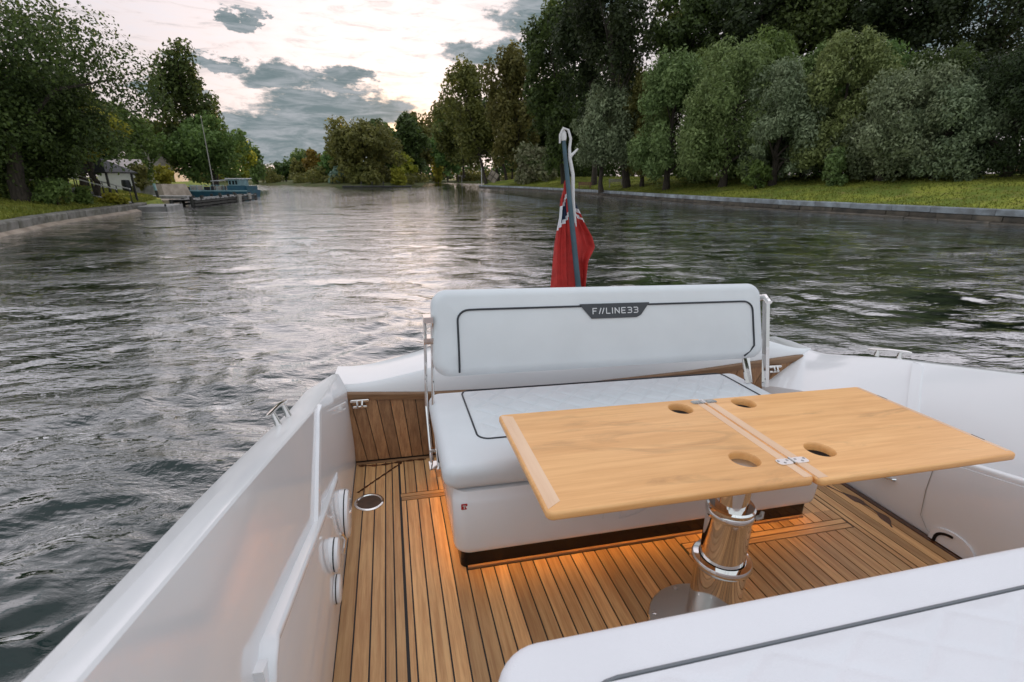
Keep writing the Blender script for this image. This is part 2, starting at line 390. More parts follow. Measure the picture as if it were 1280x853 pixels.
# ================================================================== WATER
def build_water():
    na, nr = 800, 620
    A = np.radians(np.linspace(-88, 88, na)); Rr = np.exp(np.linspace(math.log(.9), math.log(420), nr))
    a, r = np.meshgrid(A, Rr)
    x, y = r * np.sin(a), r * np.cos(a) - 1.0
    rng = np.random.default_rng(5)
    z = np.zeros_like(x)
    wx = x + .35 * np.sin(.9 * y + .4 * x) + .2 * np.sin(2.1 * x - 1.3 * y); wy = y + .3 * np.sin(.8 * x - .5 * y) + .2 * np.sin(1.7 * x + 1.1 * y)
    sp = np.maximum(r * (Rr[1] / Rr[0] - 1), r * (A[1] - A[0]))
    for i in range(56):
        lam = 0.14 * (1.7 / .14) ** (i / 55.0) * rng.uniform(.85, 1.2)
        th = math.radians(rng.normal(80, 32)); k = 2 * math.pi / lam
        amp = .0078 * lam ** .95 * min(1.0, (.36 / lam)) ** .85 * rng.uniform(.6, 1.2)
        ph = k * (wx * math.cos(th) + wy * math.sin(th)) + rng.uniform(0, 6.28)
        fade = np.clip((lam / sp - 3.0) / 3.0, 0, 1)
        s_ = np.sin(ph) if i % 2 else .9 - 2.0 * np.abs(np.sin(ph / 2)) ** 1.25; z += amp * fade * s_
    # the boat's wake runs off the port quarter
    for off, lam, amp, th in ((0, .95, .008, 128), (1, .62, .006, 122), (2, 1.5, .010, 134), (3, .45, .004, 138)):
        k = 2 * math.pi / lam; t_ = math.radians(th)
        ph = k * (wx * math.cos(t_) + wy * math.sin(t_)) + off
        env = np.exp(-((x + 4.5) / 4.5) ** 2) * np.exp(-((y - 4) / 6.0) ** 2)
        z += amp * env * (np.sin(ph) + .3 * np.cos(2 * ph))
    v = np.stack([x.ravel(), y.ravel(), z.ravel()], 1)
    i0 = (np.arange(nr - 1)[:, None] * na + np.arange(na - 1)[None, :]).ravel()
    f = np.stack([i0, i0 + 1, i0 + na + 1, i0 + na], 1)
    me = mesh_np('water', v, f, wm, smooth=True)
    ob = bpy.data.objects.new('water', me); COL.objects.link(ob); tag(ob, kind='structure')
    b_ = MB(); b_.add([(-3000, -2000, -.1), (3000, -2000, -.1), (3000, 4000, -.1), (-3000, 4000, -.1)], [(0, 1, 2, 3)])
    tag(b_.build('water', wm), kind='structure')
def mesh_np(name, v, f, m, smooth=False):
    me = bpy.data.meshes.new(name); v = np.ascontiguousarray(v, np.float32); f = np.ascontiguousarray(f, np.int32)
    me.vertices.add(len(v)); me.vertices.foreach_set('co', v.ravel())
    k = f.shape[1]; me.loops.add(f.size); me.loops.foreach_set('vertex_index', f.ravel())
    me.polygons.add(len(f)); me.polygons.foreach_set('loop_start', np.arange(0, f.size, k, dtype=np.int32))
    try: me.polygons.foreach_set('loop_total', np.full(len(f), k, np.int32))
    except Exception: pass
    if smooth: me.polygons.foreach_set('use_smooth', np.ones(len(f), bool))
    me.materials.append(m); me.update(calc_edges=True); me.validate()
    return me
build_water()

# ================================================================== THE YACHT
DECK_Y0, DECK_Y1 = -.55, 2.63
XL, XR = -.235, 2.42
boat = thing('motor_yacht', 'white motor yacht seen from its own cockpit, teak sole and glossy white sides', 'yacht', (1.09, 1.0, 0), True)
sheerL = lambda y: interp(y, [-.6, .44, .62, .93, 1.9, 2.56, 2.75], [1.29, 1.05, 1.005, .93, .68, .545, .51])
sheerR = lambda y: interp(y, [-.6, .6, 1.0, 1.45, 2.07, 2.6, 2.75], [1.12, .95, .875, .78, .652, .505, .49])

def coaming(side):
    ys = list(np.linspace(-.6, 2.72, 40))
    inner, cap, hull = [], [], []
    for y in ys:
        if side < 0:
            zt = sheerL(y); xb, xm, xt = -.2355, -.262, -.300; zm = .42
            xo = -interp(y, [-.6, .46, .67, 1.15, 1.8, 2.4, 2.72], [.375, .378, .384, .402, .415, .42, .37])
        else:
            zt = sheerR(y); xb, xm, xt = 2.4205, 2.475, interp(y, [1.9, 2.3, 2.72], [2.735, 2.765, 2.85]); zm = .40 if y < 2.2 else lerp(.40, .26, (y - 2.2) / .52)
            xo = interp(y, [-.6, .6, 1.2, 2.3, 2.72], [2.93, 2.90, 2.885, 2.875, 2.90])
        s = side
        # inner skin, floor to the rolled edge
        inner.append([(xb, y, -.03), (xb + .002 * s, y, .1), (lerp(xb, xm, .6), y, zm * .6), (xm, y, zm),
                      (lerp(xm, xt, .5), y, lerp(zm, zt, .5)), (lerp(xm, xt, .97), y, lerp(zm, zt, .97)), (xt, y, zt - .004)])
        cap.append([(xt, y, zt - .004), (xt + .004 * s, y, zt), (xt + .014 * s, y, zt + .001), (lerp(xt, xo, .5), y, zt - .002),
                    (xo - .02 * s, y, zt - .012), (xo - .004 * s, y, zt - .02), (xo, y, zt - .035)])
        hull.append([(xo, y, zt - .035), (xo + .012 * s, y, zt - .10), (xo + .012 * s, y, zt - .13), (xo - .01 * s, y, zt - .14),
                     (xo - .03 * s, y, .1), (xo - .16 * s, y, -.85)])
    mb = MB(); mb.loft(inner, False, False); o = mb.build('coaming', gel, boat, True, 30)
    if side < 0: o['label'] = 'inner side panel nearest the white round covers'
    mb = MB(); mb.loft(cap, False, False); mb.build('gunwale', gel, o, True, 14)
    mb = MB(); mb.loft(hull, False, False); mb.build('hull_side', gel, boat, True, 40)
    return o
coamL = coaming(-1); coamR = coaming(1)

# raised trim strip running up the side panels
def strip(c, pts, w, h):
    mb = MB(); rings = []
    pts = [Vector(p_) for p_ in pts]
    s = 1 if pts[0].x < 1 else -1
    for p_ in pts:
        rings.append([p_ + Vector((-.004 * s, -w / 2, 0)), p_ + Vector((h * s, -w / 2 + .008, 0)), p_ + Vector((h * s, w / 2 - .008, 0)), p_ + Vector((-.004 * s, w / 2, 0))])
    mb.loft(rings, True); mb.build('trim_strip', gel, c, True, 30)
wl = lambda y, z: lerp(-.262, -.300, (z - .42) / (sheerL(y) - .42))
wr = lambda y, z: lerp(2.475, 2.735, (z - .40) / (sheerR(y) - .40))
strip(coamL, [(wl(y, z), y, z) for y, z in ((1.905, .672), (1.80, .63), (1.66, .575), (1.55, .52), (1.43, .46))], .085, .012)
strip(coamR, [(wr(y, z), y, z) for y, z in ((1.90, .680), (1.84, .61), (1.78, .54), (1.73, .48), (1.69, .42))], .07, .010)

# lower mouldings with a rolled rim (left: ends in a point aft and turns down forward; right: locker front)
def rim_path(par, pts, wd, th, sx):
    """rounded band along a path in the (Y, Z) plane, standing proud towards +sx"""
    mb = MB(); rings = []
    P_ = [Vector(p_) for p_ in pts]
    for i, p_ in enumerate(P_):
        d = (P_[min(i + 1, len(P_) - 1)] - P_[max(i - 1, 0)]).normalized(); n_ = Vector((0, -d.z, d.y)).normalized()
        w_, t_ = wd[i], th[i]
        rings.append([p_ + n_ * a * w_ + Vector((sx * b_ * t_, 0, 0)) for a, b_ in ((-.5, -1), (-.5, .55), (-.36, .9), (-.12, 1.0), (.12, 1.0), (.36, .9), (.5, .55), (.5, -1))])
    mb.loft(rings, True); return mb.build('moulding_rim', gel, par, True, 50)
def moulding(side):
    mb = MB()
    if side < 0: ys = np.linspace(.78, 1.96, 16); zf = lambda y: .345 + (1.96 - y) * .27; x0 = -.238; s = 1; th = lambda y: interp(y, [.78, 1.6, 1.96], [.012, .010, .002])
    else: ys = np.linspace(.30, 2.35, 16); zf = lambda y: .405 + (1.42 - y) * .185; x0 = 2.43; s = -1; th = lambda y: interp(y, [.3, 1.9, 2.35], [.05, .035, .004])
    rings = []
    for y in ys:
        z = zf(y); t_ = th(y); xw = x0 - s * .03 * (z / .5)
        rings.append([(x0 - .01 * s, y, .0), (x0 + t_ * .35 * s, y, .004), (x0 + t_ * .8 * s, y, z * .55), (xw + t_ * s + .006 * s, y, z - .02), (xw - .02 * s, y, z - .018)])
    mb.loft(rings, True); o = mb.build('side_moulding', gel, boat, True, 35)
    if side < 0:
        pts, wd, th_ = [], [], []
        for y in np.linspace(1.97, .87, 16):
            z = zf(y); pts.append((x0 - .03 * (z / .5) + th(y), y, z - .012)); wd.append(.025); th_.append(interp(y, [.87, 1.9, 1.97], [.016, .012, .003]))
        z0 = zf(.87) - .012
        for a in (20, 45, 70, 90): pts.append((-.262, .87 - .075 * math.sin(rad(a)), z0 + .012 - .075 * (1 - math.cos(rad(a))))); wd.append(.026); th_.append(.018)
        for z in (.42, .25, .0): pts.append((-.228 - .055 * z, .793, z)); wd.append(.028); th_.append(.018)
        rim_path(o, pts, wd, th_, s)
        k = MB(); k.box((-.30, .755, .0), (-.2335, .768, z0 - .06)); k.build('joint_seal', rubber, o)
    else:
        pts = [(x0 + .03 * (zf(y) / .5) - th(y) + .012, y, zf(y) - .010) for y in ys]
        rim_path(o, pts, [.034] * len(pts), [.014] * len(pts), s)
    return o
mL = moulding(-1); mR = moulding(1)

# white round covers and fittings on the left panel
def disc(x, y, z, r, th, tilt=0, name='round_cover', sq=1.0):
    M = Matrix.Rotation(rad(90), 3, 'Y') @ Matrix.Diagonal((1, sq, 1))
    mb = MB(); mb.lathe([(r * .2, -.01), (r, -.01), (r, th * .35), (r * .985, th * .45), (r * .97, th * .5), (r * .99, th * .56), (r * .985, th * .7), (r * .94, th * .9), (r * .8, th), (r * .3, th * 1.03)], (x, y, z), 40, M)
    o = mb.build(name, gel, boat, True, 40)
    k = MB(); k.lathe([(r * .9, th * .42), (r * .993, th * .42), (r * .993, th * .56), (r * .9, th * .56)], (x, y, z), 40, M); k.build('seal', rubber, o, True)
    return o
d1 = disc(-.240, 1.885, .195, .100, .034); d1['label'] = 'large white round cover nearest the stern'
d2 = disc(-.240, 1.50, .305, .056, .032); d3 = disc(-.239, 1.485, .175, .048, .028)
k = MB(); k.tube([(-.206, 1.555, .345), (-.196, 1.575, .305), (-.206, 1.565, .255)], .006, 8); k.build('chrome_lever', chrome, d2, True)

# locker seam, handle and step recess on the right
k = MB(); k.tube([(2.405, 1.49, .375), (2.3965, 1.49, .215), (2.406, 1.487, .08), (2.410, 1.45, .03), (2.413, 1.40, .012)], .0014, 6); k.build('locker_seam', steel, mR)
k = MB()
k.tube([(2.412, 1.745, .158), (2.392, 1.735, .16), (2.388, 1.69, .169), (2.392, 1.64, .177), (2.412, 1.63, .18)], .0075, 8); k.build('grab_handle', chrome, mR, True)
k = MB(); rings = []
for t_ in np.linspace(0, 1, 9):
    a = math.pi * t_; rings.append([(2.421, 1.335 + .095 * math.cos(a), .004 + .085 * math.sin(a) ** .7), (2.400, 1.335 + .095 * math.cos(a), .004 + .085 * math.sin(a) ** .7), (2.400, 1.335 + .075 * math.cos(a), .004 + .07 * math.sin(a) ** .7), (2.421, 1.335 + .075 * math.cos(a), .004 + .07 * math.sin(a) ** .7)])
k.loft(rings, True); st = k.build('step_recess', gel, mR, True, 40)
k = MB(); k.prism([(1.335 + .075 * math.cos(math.pi * t_), .004 + .07 * abs(math.sin(math.pi * t_)) ** .7) for t_ in np.linspace(0, 1, 10)], 2.402, 2.415, 0); k.build('recess_back', gel, mR)
k = MB(); k.prism([(1.335 + .075 * math.cos(math.pi * t_), .004 + .07 * abs(math.sin(math.pi * t_)) ** .7) for t_ in np.linspace(0, .5, 7)] + [(1.335 + .062 * math.cos(math.pi * t_), .004 + .058 * abs(math.sin(math.pi * t_)) ** .7) for t_ in np.linspace(.5, 0, 7)], 2.398, 2.4015, 0); k.build('recess_black_edge', blackg, mR)  # black crescent along the aft half of the arch

# teak sole
SE = .0035
def plank(x0, x1, y0, y1, m=teak, top=.0, name='deck_plank'):
    mb = MB(); z = top + random.uniform(-.0004, .0004); e = .0012
    mb.hexa([(x0, y0, -.02), (x1, y0, -.02), (x1, y1, -.02), (x0, y1, -.02)], [(x0 + e, y0 + e, z), (x1 - e, y0 + e, z), (x1 - e, y1 - e, z), (x0 + e, y1 - e, z)])
    return mb.build(name, m, boat)
k = MB(); k.box((XL - .02, DECK_Y0, -.05), (XR + .02, DECK_Y1 + .02, -.0035)); k.build('deck_caulking', caulk, boat)
edges = [-.235, -.18, -.123, -.071, -.036, .0]
for a, b_ in zip(edges[:-1], edges[1:]):
    cut = random.uniform(.2, 1.1)
    plank(a + SE / 2, b_ - SE / 2, cut + SE / 2, DECK_Y1 - .02); plank(a + SE / 2, b_ - SE / 2, DECK_Y0, cut - SE / 2)
plank(.004 + SE, .031 - SE / 2, DECK_Y0, 2.215)           # hatch border boards
plank(.004 + SE, .031 - SE / 2, 2.2785, DECK_Y1 - .02)
plank(.004 + SE, .26, 2.2175, 2.245, teakx); plank(.004, .26, 2.2485, 2.275, teakx)
x = .031; i = 0
while x < 2.10:
    x2 = x + .0565
    fore = 1.672
    if 1.20 < x: 
        plank(x + SE / 2, x2 - SE / 2, DECK_Y0, 1.562); plank(x + SE / 2, x2 - SE / 2, 1.632, 1.70)
    elif x > .225:
        plank(x + SE / 2, x2 - SE / 2, DECK_Y0, fore)
    else:
        plank(x + SE / 2, x2 - SE / 2, DECK_Y0, 2.214)
    if x < .225 or x > 1.93:
        plank(x + SE / 2, x2 - SE / 2, 2.2785 if x < .225 else 1.64, DECK_Y1 - .02)
    x = x2; i += 1
plank(1.228, 2.115, 1.5655, 1.596, teakx); plank(1.228, 2.115, 1.5995, 1.6295, teakx)
plank(x + SE, x + .03, DECK_Y0, DECK_Y1 - .02)
x += .034
while x < XR - .06:
    plank(x + SE / 2, x + .0565 - SE / 2, DECK_Y0, DECK_Y1 - .02); x += .0565
mp = plank(x + SE / 2, XR - .006, DECK_Y0, DECK_Y1 - .02)
mp['label'] = 'dark wet margin plank along the locker'
mp.data.materials.clear(); mp.data.materials.append(wet)
plank(XL, XR, DECK_Y1 - .0165, DECK_Y1 + .01, teakt)

# drain ring in the sole
k = MB(); k.lathe([(.058, -.004), (.072, -.004), (.072, .003), (.068, .006), (.061, .006), (.057, .002)], (-.150, 2.235, 0), 40); dr = k.build('deck_fitting', chrome, boat, True)
k = MB(); k.lathe([(.01, -.003), (.0575, -.003), (.0575, .0025), (.01, .0025)], (-.150, 2.235, 0), 32); k.build('teak_disc', darkteak, dr)

# teak stern bulkhead, planks fanned towards the sides
def bx(t_):
    xb = lerp(-.235, 2.42, t_); dxl = -.085 * max(0, 1 - (xb + .235) / .6); dxr = .40 * max(0, 1 - (2.42 - xb) / .55)
    return xb, xb + dxl + dxr
ztk = lambda X: interp(X, [-.33, .17, 1.0, 1.9, 2.73], [.412, .376, .358, .398, .463])
nb = 42
for i in range(nb):
    (b0, t0), (b1, t1) = bx(i / nb), bx((i + 1) / nb)
    mb = MB(); z0, z1 = ztk(t0) - .042, ztk(t1) - .042; gp = .0022
    yb, yt = 2.632, 2.700
    mb.hexa([(b0 + gp, yb, .012), (b1 - gp, yb, .012), (b1 - gp, yb + .03, .012), (b0 + gp, yb + .03, .012)],
            [(t0 + gp, yt, z0), (t1 - gp, yt, z1), (t1 - gp, yt + .03, z1), (t0 + gp, yt + .03, z0)])
    mb.build('bulkhead_plank', teakv, boat)
k = MB(); k.hexa([(-.24, 2.648, -.02), (2.44, 2.648, -.02), (2.44, 2.67, -.02), (-.24, 2.67, -.02)], [(-.33, 2.712, .335), (2.80, 2.712, .335), (2.80, 2.735, .335), (-.33, 2.735, .335)])
k.build('bulkhead_caulking', caulk, boat)
k = MB(); rings = []
for X in np.linspace(-.325, 2.83, 24): z = ztk(X); rings.append([(X, 2.692, z - .039), (X, 2.690, z - .006), (X, 2.694, z), (X, 2.75, z), (X, 2.75, z - .039)])
k.loft(rings, True); k.build('teak_rail', teakt, boat, False)
# white stern moulding above the teak
k = MB(); rings = []
for X in np.linspace(-.34, 2.88, 48):
    s = min(1, max(0, (X + .30) / .75)) if X < 1 else min(1, max(0, (2.83 - X) / .5))
    s = s * s * (3 - 2 * s); z = ztk(X) + .001
    h = .035 + .125 * s; yo = 2.715 - .0
    rings.append([(X, yo, z), (X, yo + .006, z + h * .5), (X, yo + .012 + .03 * s, z + h - .012), (X, yo + .022 + .035 * s, z + h), (X, yo + .20 + .1 * s, z + h + .015 * s), (X, yo + .36 + .12 * s, z + h - .01), (X, yo + .40 + .12 * s, z + h - .07), (X, yo + .42 + .1 * s, -.85)])
k.loft(rings, False, False); k.build('stern_moulding', gel, boat, True, 28)

# chrome fittings
def cleat(p0, p1, up, parent=boat, name='mooring_cleat', r=.009, hgt=.055):
    p0, p1, up = Vector(p0), Vector(p1), Vector(up).normalized(); d = p1 - p0
    mb = MB(); a, b_ = p0 + up * hgt, p1 + up * hgt
    mb.tube([a - d * .12, a, a + d * .5 + up * .004, b_, b_ + d * .12], [r * .45, r, r * 1.05, r, r * .45], 10)
    for f in (.18, .82): mb.tube([p0 + d * f - up * .003, p0 + d * f + up * hgt], [r * 1.5, r * 1.0], 10)
    o = mb.build(name, chrome, parent, True)
    return o
cL = cleat((-.385, 1.60, .748), (-.375, 1.80, .708), (-.3, 0, 1), r=.0075, hgt=.05); cL['label'] = 'chrome cleat with two posts on the left gunwale'
cR = cleat((2.785, 2.22, .622), (2.845, 2.06, .652), (.1, 0, 1), hgt=.034, r=.010); cR['label'] = 'chrome cleat on the right gunwale'
k = MB(); k.tube([(-.418, 1.22, .808), (-.412, 1.33, .785)], .005, 6); k.build('rub_slit', rubber, boat)
for X, Z, nm in ((-.195, .352, 'stern_latch'), (2.545, .39, 'stern_latch')):
    k = MB(); y = 2.674
    rbox(k, X - .052, X + .052, Z + .004, Z + .022, 0, .014, .008, .004, 3, Matrix(((1, 0, 0, 0), (0, 0, -1, y + .006), (0, 1, 0, 0), (0, 0, 0, 1))))
    rbox(k, X - .040, X + .040, Z - .030, Z - .014, 0, .012, .007, .004, 3, Matrix(((1, 0, 0, 0), (0, 0, -1, y + .002), (0, 1, 0, 0), (0, 0, 0, 1))))
    k.tube([(X - .014, y - .006, Z + .012), (X - .012, y - .018, Z - .005), (X - .014, y - .008, Z - .022)], .006, 8)
    k.tube([(X + .014, y - .006, Z + .012), (X + .012, y - .018, Z - .005), (X + .014, y - .008, Z - .022)], .006, 8)
    k.build(nm, chrome, boat, True, 40)
k = MB(); k.tube([(-.293, 2.70, .362), (-.287, 2.672, .366), (-.283, 2.668, .352), (-.285, 2.676, .335)], [.010, .009, .008, .006], 10); k.build('stern_hook', chrome, boat, True)

# wet stains on the sole: thin films of water darkening the teak
def film(pts, ws):
    mb = MB(); L, Rr_ = [], []
    pts = [Vector((*p_, .0012)) for p_ in pts]
    for i, p_ in enumerate(pts):
        d = (pts[min(i + 1, len(pts) - 1)] - pts[max(i - 1, 0)]).normalized(); nn = Vector((-d.y, d.x, 0))
        L.append(p_ + nn * ws[i] * random.uniform(.9, 1.1)); Rr_.append(p_ - nn * ws[i] * random.uniform(.9, 1.1))
    n = len(pts)
    mb.add(L + Rr_, [(i, i + 1, n + i + 1, n + i) for i in range(n - 1)])
    tag(mb.build('wet_stain', wet, boat), kind='stuff')
def curve(pts, n=40, jit=.0012):
    pts = [Vector((*p_, 0)) for p_ in pts]; out = []
    for k_ in range(n):
        t_ = k_ / (n - 1) * (len(pts) - 1); i = min(int(t_), len(pts) - 2); f = t_ - i
        p0, p1, p2, p3 = pts[max(i - 1, 0)], pts[i], pts[i + 1], pts[min(i + 2, len(pts) - 1)]
        q_ = .5 * ((2 * p1) + (p2 - p0) * f + (2 * p0 - 5 * p1 + 4 * p2 - p3) * f * f + (3 * p1 - p0 - 3 * p2 + p3) * f ** 3)
        out.append((q_.x + random.uniform(-jit, jit), q_.y + random.uniform(-jit, jit)))
    return out
c_ = curve([(.02, 2.59), (-.06, 2.50), (-.15, 2.40), (-.21, 2.33)]); film(c_, [.004 + .004 * math.sin(i * .7) ** 2 for i in range(len(c_))])
c_ = curve([(-.22, 2.60), (-.1, 2.585), (.04, 2.60), (.16, 2.60)]); film(c_, [.004 + .008 * math.sin(i * .5) ** 2 for i in range(len(c_))])
c_ = curve([(2.36, 2.25), (2.30, 2.08), (2.28, 1.92), (2.33, 1.75), (2.34, 1.62), (2.30, 1.52)]); film(c_, [.004 + .020 * abs(math.sin(i * .33)) ** 3 for i in range(len(c_))])

# ================================================================== STERN BENCH
bench = thing('stern_bench', 'grey padded stern bench with a dark piped backrest carrying lettering, behind the table', 'bench', (1.08, 2.0, 0), True)
k = MB(); rings = []
for z, fy, ins in ((.10, 1.655, .012), (.112, 1.645, .004), (.13, 1.643, 0), (.335, 1.632, -.006), (.350, 1.640, -.004), (.386, 1.652, .002), (.388, 1.70, .02)):
    rings.append([Vector((u, v, z)) for u, v in rrect(.205 + ins, 1.965 - ins, fy, 2.40, .055, 8)])
k.loft(rings, True); sb = k.build('seat_base', gel, bench, True, 40)
k = MB(); k.loft([[Vector((u, v, z)) for u, v in rrect(.235, 1.955, 1.690, 2.38, .03, 6)] for z in (.0, .1)], True); k.build('toe_kick', blackg, bench, True, 40)
k = MB(); k.box((.262, 1.676, .0), (1.93, 1.688, .010)); k.build('toe_lip', teakt, bench)
k = MB(); k.box((.26, 1.677, .0972), (1.93, 1.687, .0985)); k.box((.222, 1.72, .0972), (.232, 2.34, .0985)); k.build('led_strip', led, bench)
k = MB(); rbox(k, .228, .252, .321, .346, 0, .003, .002, .001, 2, Matrix(((1, 0, 0, 0), (0, 0, -1, 1.636), (0, 1, 0, 0), (0, 0, 0, 1)))); em = k.build('emblem', ruby, bench)
k = MB(); k.box((.2375, 1.6316, .3255), (.2415, 1.6328, .341)); k.box((.2335, 1.6316, .337), (.2445, 1.6328, .341)); k.build('emblem_mark', silver, em)
# thin raised lines on the base front
k = MB(); k.tube([(.905 + .13 * t_, 1.6355, .180 + .035 * t_ ** 2) for t_ in np.linspace(0, 1, 9)], .0022, 6); k.build('raised_line', gel, sb, True)
for p_ in ([(.905, 1.6355, .180), (.918, 1.634, .235)], [(.83, 1.635, .19), (.835, 1.634, .25)]):
    k = MB(); k.tube(p_, .0022, 6); k.build('raised_line', gel, sb, True)
# cushion
CX0, CX1, CY0, CY1, CZ0, CZ1 = .165, 2.005, 1.645, 2.42, .389, .497
k = MB(); rbox(k, CX0, CX1, CY0, CY1, CZ0, CZ1, .06, .045, 8); cu = k.build('cushion', vinyl, bench, True, 60)
pr = rrect(.335, 2.005 - .11, 1.855, 2.395, .05, 8)
loop = [p_ for p_ in pr]
k = MB(); path = [(u, v, CZ1 + .0012) for u, v in loop]; k.tube(path + [path[0]], .0042, 8); k.build('piping', pipem, cu, True)
def quilt(x0, x1, y0, y1, zf, pitch, depth, name, m, parent, nx=190, ny=60, ang=40):
    vs, fs = [], []
    ca, sa = math.cos(rad(ang)), math.sin(rad(ang))
    for j in range(ny):
        for i in range(nx):
            X, Y = lerp(x0, x1, i / (nx - 1)), lerp(y0, y1, j / (ny - 1))
            a = (X * ca + Y * sa) / pitch; b2 = (X * ca - Y * sa) / pitch
            d = min(abs(a - round(a)), abs(b2 - round(b2)))
            e = min(X - x0, x1 - X, Y - y0, y1 - Y)
            h = depth * min(1, d / .16) ** .6 * min(1, e / .02)
            vs.append((X, Y, zf(X, Y) + h - depth * .3))
    for j in range(ny - 1):
        for i in range(nx - 1): fs.append((j * nx + i, j * nx + i + 1, (j + 1) * nx + i + 1, (j + 1) * nx + i))
    mb = MB(); mb.add(vs, fs); return mb.build(name, m, parent, True, 80)
quilt(.345, 1.885, 1.865, 2.385, lambda X, Y: CZ1 + .0025, .105, .0075, 'quilted_panel', vinyl, cu, 300, 110, 45)
# backrest in its own leaning frame: u along the boat's beam, v up the back, w out towards the seat
lean = rad(17)
def BT(yb, zb): return Matrix(((1, 0, 0, 0), (0, math.sin(lean), -math.cos(lean), yb), (0, math.cos(lean), math.sin(lean), zb), (0, 0, 0, 1)))
T = BT(2.228, .650)
U0, U1, V1 = .182, 1.985, .412
k = MB(); rbox(k, U0, U1, 0, V1, -.05, .075, .075, .045, 9, T, bulge=.012); br = k.build('backrest', vinyl, bench, True, 60)
def bw(u, v): return .0765 + .012 * (1 - (1 - min(.9, min(u - U0, U1 - u, v, V1 - v) / (V1 / 2))) ** 2)
pth = [(.298, .018)] + [(.298, v) for v in np.linspace(.05, .26, 7)]
pth += [(.298 + .055 * (1 - math.cos(rad(a))), .26 + .05 * math.sin(rad(a))) for a in range(10, 91, 16)]
pth += [(u, .311) for u in np.linspace(.40, 1.83, 24)]
pth += [(1.845 + .06 * math.sin(rad(a)), .261 + .05 * math.cos(rad(a))) for a in range(10, 91, 16)]
pth += [(1.905, v) for v in np.linspace(.245, .07, 6)] + [(1.885, .04), (1.85, .016)]
k = MB(); k.tube([T @ Vector((u, v, (bw(u, v) if v > .045 else .072) - .0008)) for u, v in pth], .0048, 8); k.build('piping', pipem, br, True)
bu0, bu1, bv0, bv1 = .905, 1.285, .247, .321
k = MB(); w0 = bw(1.1, .25) - .004
poly = [(bu0, bv1), (bu1, bv1), (bu1 - .05, bv0 + .012), (bu1 - .075, bv0), (bu0 + .06, bv0)]
n = len(poly); vs = [T @ Vector((u, v, w0)) for u, v in poly] + [T @ Vector((u, v, w0 + .0065)) for u, v in poly]
k.add(vs, [tuple(range(n))[::-1], tuple(range(n, 2 * n))] + [(i, (i + 1) % n, n + (i + 1) % n, n + i) for i in range(n)])
bd = k.build('name_badge', badge, br)
# lettering F//LINE33, drawn as strokes
GL = {'F': (.75, [[(0, 0), (0, 1), (.75, 1)], [(0, .5), (.6, .5)]]), '/': (.34, [[(0, 0), (.36, 1)]]), 'L': (.7, [[(0, 1), (0, 0), (.7, 0)]]),
      'I': (.02, [[(0, 0), (0, 1)]]), 'N': (.85, [[(0, 0), (0, 1), (.85, 0), (.85, 1)]]), 'E': (.75, [[(.75, 1), (0, 1), (0, 0), (.75, 0)], [(0, .5), (.65, .5)]]),
      '3': (.78, [[(0, 1), (.62, 1), (.78, .86), (.78, .64), (.6, .52), (.22, .52)], [(.6, .52), (.78, .4), (.78, .14), (.62, 0), (0, 0)]])}
txt = 'F//LINE33'; hgt = .0265; gapx = .52
tot = sum(GL[ch][0] for ch in txt) + gapx * (len(txt) - 1) - .25
cx = (bu0 + bu1) / 2 - tot * hgt / 2; v0 = .271; k = MB()
for i, ch in enumerate(txt):
    wdt, strokes = GL[ch]
    for st_ in strokes:
        P3 = [T @ Vector((cx + a * hgt, v0 + b_ * hgt, w0 + .0068)) for a, b_ in st_]
        nrm = (T.to_3x3() @ Vector((0, 0, 1)))
        for a, b_ in zip(P3[:-1], P3[1:]):
            d = (b_ - a).normalized() * .0018; k.bar(a - d, b_ + d, .0042, .0016, nrm)
    cx += (wdt + (gapx if not (ch == '/' and txt[i - 1] != '/') else gapx - .25)) * hgt
k.build('lettering', silver, bd)
# swing brackets either side of the bench
def bracket(xs, ttop, tb, tl, side):
    k = MB(); s = -1 if side < 0 else 1
    top, bend, low = Vector(ttop), Vector(tb), Vector(tl)
    for dy, dx_ in ((-.012, .018), (.028, -.012)):
        o_ = Vector((dx_ * 1.0, dy, 0)); k.tube([top + o_, lerp(top, bend, .5) + o_, bend + o_, bend + (low - bend) * .08 + o_, low + o_], .0075, 8)
    for t_ in (.0, .22): q_ = lerp(top, bend, t_); k.box((q_.x - .022, q_.y - .03, q_.z - .014), (q_.x + .022, q_.y + .04, q_.z + .014))
    q_ = lerp(bend, low, .72); k.tube([q_ + Vector((-.018, 0, 0)), q_ + Vector((.03, 0, 0))], .008, 8)
    k.box((low.x - .026, low.y - .035, low.z - .03), (low.x + .024, low.y + .045, low.z + .012))
    ob_ = k.build('swing_bracket', chrome, bench, True, 35)
    r_ = MB(); r_.tube([bend + Vector((.028, .03, -.06)), low + Vector((.02, -.05, .06))], .010, 8); r_.build('damper', rubber, ob_, True)
    return ob_
bracket(0, (.163, 2.255, .93), (.163, 2.30, .46), (.170, 2.12, .225), -1)
k = MB(); k.bar((2.008, 2.255, .965), (2.008, 2.15, .50), .022, .030, (0, 1, 0)); k.bar((1.955, 2.30, .69), (1.955, 2.22, .50), .045, .008, (0, 1, 0))
k.tube([(2.012, 2.235, .96), (2.012, 2.272, .985), (2.0, 2.30, .975)], .018, 8); k.build('swing_bracket', chrome, bench, True, 35)

